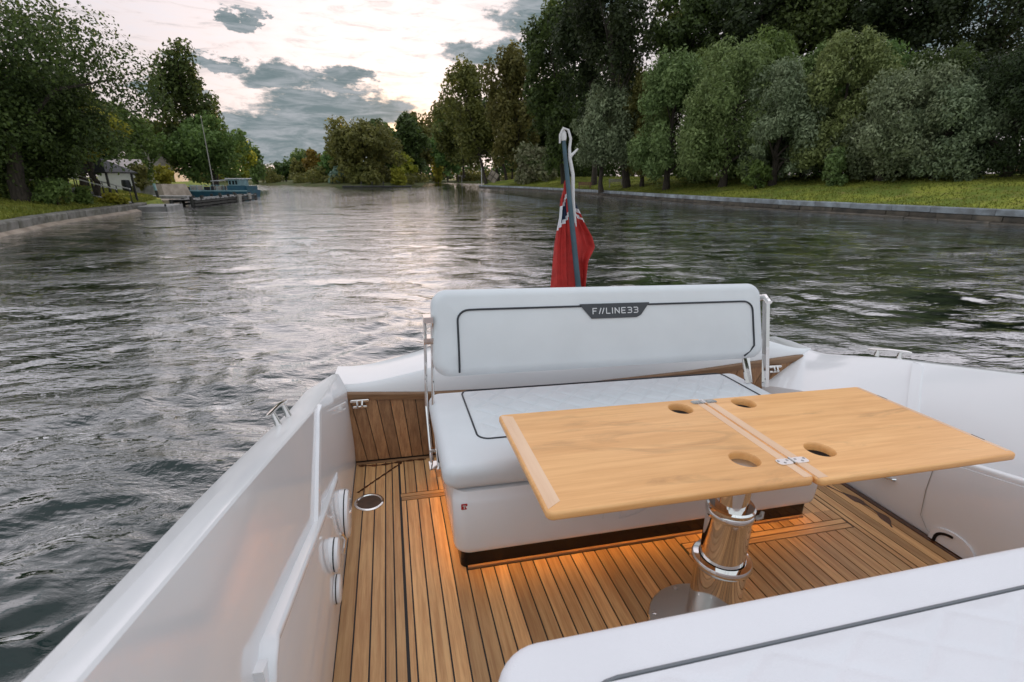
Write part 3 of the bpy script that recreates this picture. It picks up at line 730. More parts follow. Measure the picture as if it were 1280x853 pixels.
# ================================================================== TABLE
TZ = .675; sc = (1.5 - TZ) / (1.5 - .65)
table = thing('folding_table', 'varnished wooden folding table with four cup holes on a chrome pedestal', 'table', (1.14, 1.36, 0), True)
def leaf(x0, x1, y0, y1, holes, hinge_side, label):
    th = .026; e = .007; N = 10
    out = rrect(x0, x1, y0, y1, .022, N)
    tops = rrect(x0, x1, y0, y1, .022, N, e)
    circ = lambda c, r: [(c[0] + r * math.cos(2 * math.pi * i / 40), c[1] + r * math.sin(2 * math.pi * i / 40)) for i in range(40)]
    mb = MB()
    def face(outl, zz, rr_):
        loops = [[Vector((u, v, 0)) for u, v in outl]] + [[Vector((u, v, 0)) for u, v in reversed(circ(c, rr_))] for c in holes]
        pts = [q_ for l in loops for q_ in l]
        mb.add([(q_.x, q_.y, zz) for q_ in pts], [tuple(t_) for t_ in tessellate_polygon(loops)])
    HR = .047
    face(tops, TZ, HR + .004); face(tops, TZ - th, HR)
    prof = [(e, TZ), (e * .3, TZ - e * .3), (0, TZ - e), (0, TZ - th + e), (e * .3, TZ - th + e * .3), (e, TZ - th)]
    mb.loft([[Vector((u, v, z)) for u, v in rrect(x0, x1, y0, y1, .022, N, ins)] for ins, z in prof], False)
    for c in holes:
        mb.loft([[Vector((u, v, z)) for u, v in circ(c, r_)] for r_, z in ((HR + .004, TZ), (HR, TZ - .005), (HR, TZ - th - .004))], False)
    o = mb.build('table_leaf', oak, table, True, 50); o['label'] = label
    for c in holes:  # black cup added below each open hole to give its shaded depth
        m2 = MB(); m2.lathe([(HR - .002, TZ - th - .003), (HR - .002, TZ - th - .055), (.004, TZ - th - .057), (.004, TZ - th - .060), (HR + .002, TZ - th - .060), (HR + .002, TZ - th - .003)], (c[0], c[1], 0), 32)
        m2.build('hole_shade_cup', rubber, o, True, 40)
    return o
tx0, txm, tx1 = .384, 1.262, 2.103
ty0, ty1 = 1.078, 1.712
ll = leaf(tx0, txm - .0015, ty0, ty1, [(1.129, 1.630), (1.116, 1.226)], 1, 'left leaf of the table')
lr = leaf(txm + .0015, tx1, ty0 - .012, ty1 - .012, [(1.430, 1.632), (1.423, 1.231)], -1, 'right leaf of the table')
def edge_trim(poly, par, nm):
    mb = MB(); mb.prism(poly, TZ - .004, TZ + .0009); mb.build(nm, oaktrim, par)
edge_trim([(tx0 + .008, ty0 + .02), (tx0 + .052, ty0 + .05), (tx0 + .052, ty1 - .03), (tx0 + .008, ty1 - .012)], ll, 'edge_band')
edge_trim([(txm - .038, ty0 + .012), (txm - .006, ty0 + .012), (txm - .006, ty1 - .01), (txm - .038, ty1 - .01)], ll, 'edge_band')
edge_trim([(txm + .006, ty0), (txm + .042, ty0), (txm + .042, ty1 - .022), (txm + .006, ty1 - .022)], lr, 'edge_band')
edge_trim([(tx1 - .026, ty0 + .01), (tx1 - .008, ty0 + .01), (tx1 - .008, ty1 - .03), (tx1 - .026, ty1 - .03)], lr, 'edge_band')
for yv in (.12, .50):
    mb = MB(); mb.box((tx1 - .012, ty1 - yv - .045, TZ), (tx1 - .008, ty1 - yv, TZ + .0014)); mb.build('edge_slot', rubber, lr)
for hy in (1.668, 1.180):
    mb = MB()
    for s in (-1, 1):
        x0_, x1_ = (txm + .004, txm + .058) if s > 0 else (txm - .058, txm - .004)
        mb.prism(rrect(x0_, x1_, hy - .017, hy + .017, .012, 4), TZ + .0005, TZ + .0035)
    mb.tube([(txm, hy - .017, TZ + .004), (txm, hy + .017, TZ + .004)], .0045, 10)
    hg = mb.build('hinge', chrome, table, True, 35)
    mb = MB()
    for s in (-1, 1):
        for a in (.016, .034, .050): mb.lathe([(.0045, TZ + .0036), (.0048, TZ + .0038), (.002, TZ + .0042)], (txm + s * a, hy + (.006 if a != .034 else -.007), 0), 10)
    mb.build('screw', steel, hg)
px_, py_ = 1.120, 1.255
qx, qy = 1.065, 1.205
k = MB(); k.lathe([(.01, .0), (.208, .0), (.208, .004), (.205, .007), (.01, .007)], (qx, qy, .001), 48); bp = k.build('base_plate', steel, table, True, 40)
for a in (150, 215, 95):
    k = MB(); k.lathe([(.008, .008), (.008, .0095), (.003, .010)], (qx + .186 * math.cos(rad(a)), qy + .186 * math.sin(rad(a)), .001), 12); k.build('screw', chrome, bp, True)
k = MB(); k.lathe([(0.0912, .005), (0.0880, .24)], (px_, py_, 0), 48); k.build('lower_column', chrome, table, True)
k = MB(); k.lathe([(0.0880, .235), (0.0976, .238), (0.1032, .245), (0.1032, .259), (0.0984, .266), (0.0808, .268), (0.0808, .238)], (px_, py_, 0), 48); k.build('collar', chrome, table, True, 40)
k = MB(); k.lathe([(0.0776, .25), (0.0752, .462)], (px_, py_, 0), 48); k.build('middle_column', chrome, table, True)
k = MB(); k.lathe([(0.0752, .44), (0.0800, .443), (0.0816, .449), (0.0816, .462), (0.0776, .467), (0.0808, .473), (0.0808, .482), (0.0752, .488), (0.0576, .489)], (px_, py_, 0), 48); k.build('collar', chrome, table, True, 40)
k = MB(); k.lathe([(0.0556, .48), (0.0556, TZ - .045)], (px_, py_, 0), 48); k.build('upper_column', chrome, table, True)
k = MB(); k.tube([(px_ + .06, py_ - .055, .452), (px_ + .078, py_ - .06, .460), (px_ + .084, py_ - .056, .478)], [.009, .009, .006], 8); k.build('height_lever', steel, table, True)
k = MB(); k.box((px_ - .07, py_ - .07, TZ - .045), (px_ + .24, py_ + .28, TZ - .0265)); k.build('table_mount', steel, table)

# ================================================================== FORWARD SOFA BACK
sofa = thing('forward_sofa', 'white quilted sofa back with grey piping at the bottom edge of the view', 'sofa', (1.2, .45, 0), True)
SZ = .85
k = MB(); rbox(k, .118, 2.55, .18, .566, .30, SZ, .075, .022, 8); sc_ = k.build('sofa_back', vinylw, sofa, True, 60)
path = [(.215, .20, SZ + .001), (.215, .40, SZ + .001)] + [(.215 + .07 * (1 - math.cos(rad(a))), .405 + .07 * math.sin(rad(a)), SZ + .001) for a in range(10, 91, 16)] + [(X, .475, SZ + .001) for X in np.linspace(.32, 2.5, 10)]
k = MB(); k.tube(path, .0032, 8); k.build('piping', mat('grey_piping', (.16, .17, .185), .5), sc_, True)
quilt(.225, 2.48, .19, .470, lambda X, Y: SZ + .004, .082, .0042, 'quilted_panel', vinylw, sc_, 330, 60, 62)
k = MB(); k.box((.2, .2, 0), (2.5, .5, .3)); k.build('sofa_base', gel, sofa)

# ================================================================== ENSIGN STAFF AND FLAG
S0, S1 = Vector((1.315, 3.10, .45)), Vector((1.140, 3.30, 1.885))
staff = thing('flag_staff', 'slanting dark teal ensign staff with white rope at its tip', 'flagstaff', tuple(S0), True)
k = MB(); k.tube([S0, lerp(S0, S1, .5), S1], [.021, .019, .013], 12); k.build('pole', staffm, staff, True)
k = MB(); k.lathe([(.03, 0), (.03, .03), (.022, .05), (.022, .07)], tuple(S0), 16); k.build('socket', chrome, staff, True)
dS = (S1 - S0).normalized()
k = MB(); k.tube([S1 - dS * .05, S1 - dS * .03, S1, S1 + dS * .02], [.016, .022, .022, .010], 12); k.build('finial', rope, staff, True)
k = MB()
tp = S1 + dS * .005
k.tube([tp + Vector((-.02, -.01, -.07)), tp + Vector((-.024, -.015, -.02)), tp + Vector((-.005, -.02, .022)), tp + Vector((.03, -.02, .012)), tp + Vector((.05, -.02, -.04)), tp + Vector((.045, -.02, -.10)), tp + Vector((.05, -.025, -.16)), tp + Vector((.075, -.03, -.26)), tp + Vector((.085, -.03, -.42)), tp + Vector((.115, -.03, -.60))], [.006, .007, .008, .008, .009, .010, .012, .013, .014, .010], 8)
k.tube([tp + Vector((.05, -.025, -.15)), tp + Vector((.075, -.03, -.125)), tp + Vector((.10, -.03, -.10))], [.012, .008, .006], 8)
k.build('halyard', rope, staff, True)

flag = thing('ensign_flag', 'red ensign hanging limp in folds from the slanting staff', 'flag', tuple(lerp(S0, S1, .8)), True)
def flag_panel(side):
    """one hanging lobe of cloth; rows run down the staff"""
    nr, nc = 70, 26; vs = []; fs = []; mi = []
    for i in range(nr):
        t_ = i / (nr - 1)
        c = lerp(S1, S0, .20 + .72 * t_) + Vector((0, .028, 0))
        if side > 0: wd = interp(t_, [0, .09, .25, .33, .40, .5, .68, 1], [.015, .062, .115, .155, .17, .11, .08, .09])
        else: wd = interp(t_, [0, .09, .2, .38, .68, 1], [.010, .044, .062, .105, .175, .21])
        for j in range(nc):
            s = j / (nc - 1)
            fold = math.sin(s * 7.5 + 2.2 * t_ + side) * .035 * min(1, t_ * 2.2 + .15) + .012 * math.sin(s * 17 + t_ * 5)
            sag = -.05 * s * (1 - t_)
            vs.append((c.x + side * (s * wd + .006 * math.sin(9 * t_ + s * 5)), c.y + abs(fold) * (.3 + s) + .01 * s, c.z + sag))
    for i in range(nr - 1):
        for j in range(nc - 1):
            fs.append((i * nc + j, i * nc + j + 1, (i + 1) * nc + j + 1, (i + 1) * nc + j))
            t_ = i / nr; s = j / nc
            m_ = 0
            if side > 0:
                w_ = t_ - .05 * s
                m_ = 2 if .045 < w_ < .095 and s > .15 else 1 if .095 <= w_ < .125 else 0 if w_ < .145 else 1 if w_ < .17 else 0
            else:
                w_ = t_ - .06 * s
                m_ = 1 if .07 < w_ < .10 else 2 if .10 <= w_ < .19 and .2 < s < .75 else 1 if .19 <= w_ < .22 or (.10 <= w_ < .19 and s >= .75) else 0
            mi.append(m_)
    mb = MB()
    for f, m_ in zip(fs, mi): pass
    mb.add(vs, fs); mb.mi = mi
    o = mb.build('cloth', [redm, whitecloth, navy], flag, True, 80)
    md = o.modifiers.new('thickness', 'SOLIDIFY'); md.thickness = .002
flag_panel(1); flag_panel(-1)

# ================================================================== BANKS
def dens_poly(pts, step=1.2):
    out = []
    P_ = [np.array(p_, float) for p_ in pts]
    n = len(P_)
    for i in range(n - 1):
        p0, p1, p2, p3 = P_[max(i - 1, 0)], P_[i], P_[i + 1], P_[min(i + 2, n - 1)]
        m = max(1, int(np.linalg.norm(p2 - p1) / step))
        for k_ in range(m):
            f = k_ / m
            out.append(.5 * ((2 * p1) + (p2 - p0) * f + (2 * p0 - 5 * p1 + 4 * p2 - p3) * f * f + (3 * p1 - p0 - 3 * p2 + p3) * f ** 3))
    out.append(P_[-1]); return np.array(out)
QUAY = dens_poly([(40, -25), (33, 0), (28.3, 12), (24, 22.8), (20.8, 29.8), (17.7, 37), (15.6, 43.5), (10.2, 66.5), (2.3, 92), (-7.5, 117), (-5, 128), (3, 150), (7, 190), (4, 230)], 1.0)
SHORE = dens_poly([(-14.2, -20), (-14.6, 4), (-15.8, 12), (-17.4, 17), (-19.1, 20.6), (-20.9, 24.6), (-22.9, 31), (-24.2, 35), (-27.5, 42), (-34, 51), (-41, 61), (-46, 76), (-53, 96), (-70, 126), (-100, 170), (-170, 300)], 1.0)
FAR = dens_poly([(20, 226), (-12, 238), (-30, 232), (-34, 205), (-30, 175), (-26, 150), (-29, 136), (-38, 130), (-50, 139), (-62, 150), (-78, 166), (-130, 185), (-200, 290), (-260, 420)], 2.0)
PROF_R = [(0, .3), (.5, .55), (.7, .60), (2.5, .95), (5, 1.42), (8, 1.85), (11, 2.15), (15, 2.28), (25, 2.35), (60, 2.6), (800, 6)]
PROF_L = [(.3, -.5), (.98, .12), (1.05, .38), (1.4, .43), (3, .78), (6, 1.35), (9, 1.75), (14, 2.0), (25, 2.2), (60, 2.6), (800, 6)]
PROF_F = [(-.5, -.4), (.3, .2), (1, .45), (4, .8), (7, .9)]
def normals(P_, side):
    T_ = np.gradient(P_, axis=0); T_ /= np.linalg.norm(T_, axis=1)[:, None]
    N_ = np.stack([T_[:, 1], -T_[:, 0]], 1) * side
    k_ = np.ones(7) / 7
    for c in (0, 1): N_[:, c] = np.convolve(np.pad(N_[:, c], 3, 'edge'), k_, 'valid')
    return N_ / np.linalg.norm(N_, axis=1)[:, None]
NR, NL, NF = normals(QUAY, 1), normals(SHORE, -1), normals(FAR, 1)
def bumpz(x, y): return .05 * np.sin(.9 * x + 1.3 * y) + .04 * np.sin(2.1 * x - 1.1 * y + 1) + .03 * np.sin(3.3 * y + .7 * x)
def bank(name, P_, N_, prof, m):
    ds = []
    for (d0, _), (d1, _) in zip(prof[:-1], prof[1:]):
        k_ = max(1, min(8, int((d1 - d0) / .5))); ds += [lerp(d0, d1, i / k_) for i in range(k_)]
    ds.append(prof[-1][0]); ds = np.array(ds); zs = np.interp(ds, [p_[0] for p_ in prof], [p_[1] for p_ in prof])
    XY = P_[:, None, :] + N_[:, None, :] * ds[None, :, None]
    z = zs[None, :] + bumpz(XY[..., 0], XY[..., 1]) * np.clip((ds - 1.2) / 2.5, 0, 1)[None, :] * .8
    v = np.concatenate([XY, z[..., None]], 2).reshape(-1, 3); nd = len(ds)
    i0 = (np.arange(len(P_) - 1)[:, None] * nd + np.arange(nd - 1)[None, :]).ravel()
    f = np.stack([i0, i0 + 1, i0 + nd + 1, i0 + nd], 1)
    o = bpy.data.objects.new(name, mesh_np(name, v, f, m, True)); COL.objects.link(o); tag(o, kind='structure'); return o
nq = int(np.argmin(np.abs(QUAY[:, 1] - 117))) 
bank('lawn', QUAY[:nq + 6], NR[:nq + 6], PROF_R, lawnm)
bank('river_bank', SHORE, NL, PROF_L, lawnm)
bank('far_bank', FAR, NF, PROF_F, soilm)
bank('inlet_bank', QUAY[nq + 2:], NR[nq + 2:], PROF_F, soilm)
def sheet(name, poly, z):
    k = MB(); k.add([(u, v, z) for u, v in poly], [tuple(t_) for t_ in tessellate_polygon([[Vector((u, v, 0)) for u, v in poly]])]); tag(k.build(name, soilm), kind='structure')
IN = (FAR + NF * 4.5)[::6]; IQ = (QUAY[nq + 2:] + NR[nq + 2:] * 4.5)[::6]
sheet('ground', [tuple(p_) for p_ in IN] + [(-700, 500), (-700, 1500), (900, 1500), (900, 260), (60, 240)], .82)
sheet('ground', [tuple(p_) for p_ in IQ] + [(30, 258), (900, 258), (300, 120), (60, 110)], .815)
def gz(x, y, which):
    P_, prof = {'R': (QUAY, PROF_R), 'L': (SHORE, PROF_L), 'F': (FAR, PROF_F)}[which]
    d = np.sqrt(((P_ - np.array([x, y])) ** 2).sum(1)).min()
    return float(np.interp(d, [p_[0] for p_ in prof], [p_[1] for p_ in prof])) - .04

def along(P_, N_, s):
    seg = np.linalg.norm(np.diff(P_, axis=0), axis=1); cum = np.concatenate([[0], np.cumsum(seg)])
    s = min(max(s, 0), cum[-1] - 1e-3); i = int(np.searchsorted(cum, s, side='right') - 1); f = (s - cum[i]) / seg[i]
    return P_[i] + (P_[i + 1] - P_[i]) * f, N_[i], cum[-1]

# ------------------------------------------------------------------ right: stone quay
quay = thing('quay_wall', 'long stone quay wall with pale coping edging the lawn on the right', 'wall', (20, 31, 0))
Qs = QUAY[:nq + 1]; Ns = NR[:nq + 1]
def strip_run(P_, N_, sec, name, m, par):
    k = MB(); k.loft([[Vector((p_[0] + n_[0] * a, p_[1] + n_[1] * a, z)) for a, z in sec] for p_, n_ in zip(P_, N_)], True); return k.build(name, m, par, False)
strip_run(Qs, Ns, [(.04, -.6), (.04, .33), (.5, .33), (.5, -.6)], 'wall_core', darkstone, quay)
Lq = along(Qs, Ns, 0)[2]
def stone_run(P_, N_, s0, s1, ln, sec, name, m, par, gap=.02, jit=.02):
    s = s0
    while s < s1:
        l_ = ln * random.uniform(.8, 1.25); a, na, _ = along(P_, N_, s + gap); b_, nb_, _ = along(P_, N_, s + l_); j = random.uniform(-jit, jit); jz = random.uniform(-jit, jit) * .5
        k = MB(); k.loft([[Vector((p_[0] + n_[0] * (u + j), p_[1] + n_[1] * (u + j), z + jz)) for u, z in sec] for p_, n_ in ((a, na), (b_, nb_))], True)
        k.build(name, m, par); s += l_
stone_run(Qs, Ns, 0, Lq, 2.3, [(-.06, .335), (-.07, .35), (-.07, .60), (-.05, .63), (.55, .64), (.55, .335)], 'coping_stone', granite, quay, .02, .012)
s_near = 20
stone_run(Qs, Ns, s_near, 105, 1.3, [(-.02, .06), (-.03, .08), (-.03, .31), (-.01, .33), (.10, .33), (.10, .06)], 'wall_stone', darkstone, quay, .025, .03)
stone_run(Qs, Ns, 30, 110, 1.9, [(-.42, -.3), (-.40, .02), (-.36, .05), (.06, .09), (.06, -.3)], 'footing_stone', darkstone, quay, .03, .05)

# ------------------------------------------------------------------ left: kerb and sloping apron
kerb = thing('bank_edging', 'weathered stone edging above a beige sloping apron along the left bank', 'kerb', (-21, 25, 0))
ns0 = int(np.argmin(np.abs(SHORE[:, 1] - 37))); Ps, Nsl = SHORE[:ns0], NL[:ns0]
strip_run(Ps, Nsl, [(.0, -.35), (.92, .15), (1.2, .15), (1.2, -.35)], 'apron', palestone, kerb)
Ll = along(Ps, Nsl, 0)[2]
stone_run(Ps, Nsl, 12, Ll, 1.7, [(.86, .11), (.84, .40), (.88, .46), (1.36, .47), (1.40, .11)], 'edging_stone', kerbm, kerb, .02, .02)

# ------------------------------------------------------------------ grass tufts
def tufts(name, P_, N_, s0, s1, d0, d1, n, prof, size):
    rng = np.random.default_rng(11); V, F = [], []
    P2, N2 = [], []
    seg = np.concatenate([[0], np.cumsum(np.linalg.norm(np.diff(P_, axis=0), axis=1))])
    s = rng.uniform(s0, s1, n); d = d0 + (d1 - d0) * rng.uniform(0, 1, n) ** 1.4
    x0 = np.interp(s, seg, P_[:, 0]); y0 = np.interp(s, seg, P_[:, 1]); nx = np.interp(s, seg, N_[:, 0]); ny = np.interp(s, seg, N_[:, 1])
    x, y = x0 + nx * d, y0 + ny * d
    z = np.interp(d, [p_[0] for p_ in prof], [p_[1] for p_ in prof]) + bumpz(x, y) * np.clip((d - 1.2) / 2.5, 0, 1) * .8
    a = rng.uniform(0, 6.28, n); h = size * rng.uniform(.5, 1.4, n); w = h * .35
    c = np.stack([x, y, z - .01], 1); t_ = np.stack([np.cos(a), np.sin(a), 0 * a], 1)
    tip = c + np.stack([rng.normal(0, .35, n) * h, rng.normal(0, .35, n) * h, h], 1)
    v = np.stack([c - t_ * w[:, None], c + t_ * w[:, None], tip], 1).reshape(-1, 3); f = np.arange(3 * n).reshape(n, 3)
    o = bpy.data.objects.new(name, mesh_np(name, v, f, bladem)); COL.objects.link(o); tag(o, kind='stuff')
tufts('grass', QUAY, NR, 25, 135, .62, 13, 60000, PROF_R, .10)
tufts('grass', SHORE, NL, 20, 75, 1.42, 9, 26000, PROF_L, .12)

# ================================================================== TREES
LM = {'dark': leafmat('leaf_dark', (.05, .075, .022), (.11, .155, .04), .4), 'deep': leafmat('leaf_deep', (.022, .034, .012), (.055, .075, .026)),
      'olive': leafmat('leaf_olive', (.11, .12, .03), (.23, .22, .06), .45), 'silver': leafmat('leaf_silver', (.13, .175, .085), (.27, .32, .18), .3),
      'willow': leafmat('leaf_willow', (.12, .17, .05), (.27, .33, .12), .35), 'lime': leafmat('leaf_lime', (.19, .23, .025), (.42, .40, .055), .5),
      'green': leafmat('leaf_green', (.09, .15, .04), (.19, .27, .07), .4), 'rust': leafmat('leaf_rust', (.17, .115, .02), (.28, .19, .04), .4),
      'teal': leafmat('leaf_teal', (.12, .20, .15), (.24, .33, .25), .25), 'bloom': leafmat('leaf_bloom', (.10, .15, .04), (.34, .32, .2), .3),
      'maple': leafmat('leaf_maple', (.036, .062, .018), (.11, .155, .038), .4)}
RNG = np.random.default_rng(21)
def leaves(cl, n, L, droop=0.0, asp=.55, seed=0):
    rng = np.random.default_rng(seed); cl = np.array(cl); a = (cl[:, 3] * cl[:, 4] + cl[:, 3] * cl[:, 5] + cl[:, 4] * cl[:, 5])
    k_ = rng.choice(len(cl), n, p=a / a.sum()); C = cl[k_]
    d = rng.normal(size=(n, 3)); d /= np.linalg.norm(d, axis=1)[:, None]
    rr = 1 - .55 * rng.uniform(0, 1, n) ** 1.7 + rng.normal(0, .07, n)
    c = C[:, :3] + d * C[:, 3:6] * rr[:, None]
    nn = d * .75 + rng.normal(0, .55, (n, 3)); nn[:, 2] += .25; nn /= np.linalg.norm(nn, axis=1)[:, None]
    r2 = rng.normal(size=(n, 3)); r2[:, 2] -= droop * 4; t_ = np.cross(nn, np.cross(r2, nn)); t_ /= np.linalg.norm(t_, axis=1)[:, None] + 1e-9
    b_ = np.cross(nn, t_); l_ = L * rng.uniform(.6, 1.35, n)[:, None]; w_ = l_ * asp
    v = np.stack([c - t_ * l_ * .5, c + b_ * w_ * .5 + t_ * l_ * .05, c + t_ * l_ * .5 - nn * l_ * .08, c - b_ * w_ * .5 + t_ * l_ * .05], 1).reshape(-1, 3)
    return v, np.arange(4 * n).reshape(n, 4)
def clumps(style, h, hb, R, rng):
    out = []
    if style == 'round':
        zc, rz = (h + hb) / 2, (h - hb) / 2
        for i in range(58):
            d = rng.normal(size=3); d /= np.linalg.norm(d); q_ = rng.uniform(.3, .88); s = R * rng.uniform(.14, .30)
            w_ = 1 - .18 * max(0, -d[2])
            out.append((d[0] * R * q_ * w_, d[1] * R * q_ * w_, zc + d[2] * rz * q_, s, s, s * min(1.1, .6 + .35 * rz / R)))
    elif style == 'poplar':
        for i in range(66):
            t_ = rng.uniform(0, 1) ** .9; z = lerp(hb, h, t_); pr = (math.sin(math.pi * min(1, .16 + t_ * .70)) ** .7)
            a = rng.uniform(0, 6.28); q_ = R * pr * rng.uniform(.15, .86); s = R * rng.uniform(.14, .32)
            out.append((q_ * math.cos(a), q_ * math.sin(a), z, s, s, s * 1.7))
        out.append((0, 0, h - R * .3, R * .18, R * .18, R * .55))
    elif style == 'willow':
        for i in range(84):
            t_ = rng.uniform(0, 1); z = lerp(hb, h * .93, t_); pr = math.sqrt(max(.05, 1 - (max(0, t_ - .3) / .74) ** 2)) * (.78 + .22 * min(1, t_ / .3))
            a = rng.uniform(0, 6.28); q_ = R * pr * rng.uniform(.3, .86); s = R * rng.uniform(.13, .27)
            out.append((q_ * math.cos(a), q_ * math.sin(a), z, s, s, s * rng.uniform(.9, 1.5)))
    else:   # bush
        for i in range(20):
            t_ = rng.uniform(.12, .85); z = h * t_; a = rng.uniform(0, 6.28); q_ = R * math.sqrt(max(.1, 1 - t_ * t_)) * rng.uniform(.15, .78); s = R * rng.uniform(.22, .40)
            out.append((q_ * math.cos(a), q_ * math.sin(a), z, s, s, min(s, h * .32)))
    return out
SEED = [100]
def tree(name, label, x, y, z, h, hb, R, style, lm, n, L, tr=.2, lean=(0, 0), trunks=1, group=None, cat='tree', limbs=9):
    SEED[0] += 1; rng = np.random.default_rng(SEED[0])
    o = thing(name, label, cat, (x, y, z), group=group)
    cl = clumps(style, h, hb, R, rng)
    off = np.array([[x + lean[0] * (c[2] / h), y + lean[1] * (c[2] / h), z, 0, 0, 0] for c in cl])
    cl = [tuple(np.array(c) + o_) for c, o_ in zip(cl, off)]
    v, f = leaves(cl, n, L, {'willow': .3, 'poplar': .1}.get(style, .0), {'willow': .42}.get(style, .58), SEED[0])
    me = mesh_np('crown', v - np.array([x, y, z]), f, LM[lm]); c_ = bpy.data.objects.new('crown', me); COL.objects.link(c_); c_.parent = o
    for j in range(trunks):
        k = MB(); ox, oy = (0, 0) if trunks == 1 else (rng.normal(0, R * .22), rng.normal(0, R * .22)); lx, ly = lean[0] + ox * .35, lean[1] + oy * .35
        top = h * (.80 if style != 'bush' else .6); pts, rs = [], []
        for q_ in np.linspace(0, 1, 9):
            pts.append((x + ox + lx * q_ * top / h + rng.normal(0, tr * .25) * (q_ > 0), y + oy + ly * q_ * top / h + rng.normal(0, tr * .25) * (q_ > 0), z - .15 + q_ * top)); rs.append(tr * (1.25 - .25 * min(1, q_ * 8)) * (1 - .86 * q_))
        k.tube(pts, rs, 7)
        for _ in range(limbs):
            c = cl[rng.integers(len(cl))]; q_ = float(np.clip((c[2] - z) / top * rng.uniform(.45, .85), .12, .85)); i = q_ * 8; i0 = int(i); b0 = Vector(pts[i0]).lerp(Vector(pts[min(8, i0 + 1)]), i - i0)
            e = Vector(c[:3]); mid = b0.lerp(e, .5) + Vector((rng.normal(0, .1) * R, rng.normal(0, .1) * R, .12 * R)); r0 = tr * (1 - .86 * q_) * .5
            k.tube([b0, mid, e], [r0, r0 * .6, r0 * .2], 5)
        k.build('trunk', bark, o, True, 70)
    return o
tree('leaning_tree', 'slender tree with several leaning trunks beside the pale lattice board', -5.2, 120, gz(-5.2, 120, 'R'), 23.7 - gz(-5.2, 120, 'R'), max(.1, 6.9 - gz(-5.2, 120, 'R')), 7.39, 'poplar', 'olive', 8266, 0.85, 0.35, (-5, 0), 3, None, 'tree')
tree('poplar_tree', 'narrow olive poplar with twin trunks behind the flowering bush', 1.3, 104, gz(1.3, 104, 'R'), 24.0 - gz(1.3, 104, 'R'), max(.1, 4.3 - gz(1.3, 104, 'R')), 6.07, 'poplar', 'olive', 10644, 0.74, 0.38, (-1.5, 0), 2, None, 'tree')
tree('poplar_tree', 'tall dark poplar rising directly behind the flagstaff', 8.6, 86, gz(8.6, 86, 'R'), 25.7 - gz(8.6, 86, 'R'), max(.1, 4.3 - gz(8.6, 86, 'R')), 5.58, 'poplar', 'dark', 15966, 0.61, 0.42, (-3, 0), 1, None, 'tree')
tree('poplar_tree', 'tallest poplar, bare thick trunk left of the round willow', 14.0, 63, gz(14.0, 63, 'R'), 24.6 - gz(14.0, 63, 'R'), max(.1, 13.2 - gz(14.0, 63, 'R')), 5.31, 'poplar', 'deep', 13178, 0.45, 0.45, (-4.5, 0), 1, None, 'tree')
tree('poplar_tree', 'dark poplar left of the bare thick trunk, cut by the top of the view', 11.7, 74, gz(11.7, 74, 'R'), 26.0 - gz(11.7, 74, 'R'), max(.1, 9.7 - gz(11.7, 74, 'R')), 5.28, 'poplar', 'deep', 13009, 0.52, 0.4, (-2, 0), 1, None, 'tree')
tree('silver_willow', 'narrow silvery willow with hanging twigs behind the pale bench', 10.7, 62, gz(10.7, 62, 'R'), 12.2 - gz(10.7, 62, 'R'), max(.1, 4.1 - gz(10.7, 62, 'R')), 4.22, 'willow', 'silver', 11869, 0.42, 0.3, (0, 0), 1, None, 'tree')
tree('willow_tree', 'bright green round willow right of the two benches', 15.8, 53, gz(15.8, 53, 'R'), 13.4 - gz(15.8, 53, 'R'), max(.1, 2.9 - gz(15.8, 53, 'R')), 4.64, 'willow', 'willow', 23210, 0.36, 0.35, (0, 0), 1, None, 'tree')
tree('willow_tree', 'broad green willow with a tall domed top right of the round one', 19.1, 47, gz(19.1, 47, 'R'), 13.4 - gz(19.1, 47, 'R'), max(.1, 2.7 - gz(19.1, 47, 'R')), 5.03, 'willow', 'willow', 27599, 0.32, 0.35, (0, 0), 1, None, 'tree')
tree('silver_willow', 'grey green silvery willow between two domed willows', 21.6, 43, gz(21.6, 43, 'R'), 10.7 - gz(21.6, 43, 'R'), max(.1, 2.7 - gz(21.6, 43, 'R')), 3.90, 'willow', 'silver', 22586, 0.29, 0.3, (0, 0), 1, None, 'tree')
tree('willow_tree', 'yellowish willow with dark hollows behind the small pale bush', 25.0, 41, gz(25.0, 41, 'R'), 12.3 - gz(25.0, 41, 'R'), max(.1, 3.1 - gz(25.0, 41, 'R')), 3.99, 'willow', 'willow', 27599, 0.28, 0.3, (0, 0), 1, None, 'tree')
tree('silver_willow', 'low spreading silvery willow leaning over the lawn right of the small pale bush', 26.1, 37, gz(26.1, 37, 'R'), 9.2 - gz(26.1, 37, 'R'), max(.1, 2.7 - gz(26.1, 37, 'R')), 3.84, 'willow', 'silver', 24305, 0.25, 0.28, (0.5, -0.5), 1, None, 'tree')
tree('silver_willow', 'dim silvery willow at the right end of the willow row', 28.4, 35, gz(28.4, 35, 'R'), 8.2 - gz(28.4, 35, 'R'), max(.1, 2.7 - gz(28.4, 35, 'R')), 3.18, 'willow', 'silver', 18958, 0.24, 0.25, (0, 0), 1, None, 'tree')
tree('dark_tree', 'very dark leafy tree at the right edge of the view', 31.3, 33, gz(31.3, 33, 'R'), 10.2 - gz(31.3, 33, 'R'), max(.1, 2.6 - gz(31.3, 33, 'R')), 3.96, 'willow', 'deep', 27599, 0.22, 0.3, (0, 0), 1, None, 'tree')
tree('pale_bush', 'small rounded pale bush on the lawn edge', 23.3, 38, gz(23.3, 38, 'R'), 4.4 - gz(23.3, 38, 'R'), max(.1, 2.3 - gz(23.3, 38, 'R')), 1.35, 'bush', 'willow', 1765, 0.27, 0.1, (0, 0), 1, None, 'bush', 4)
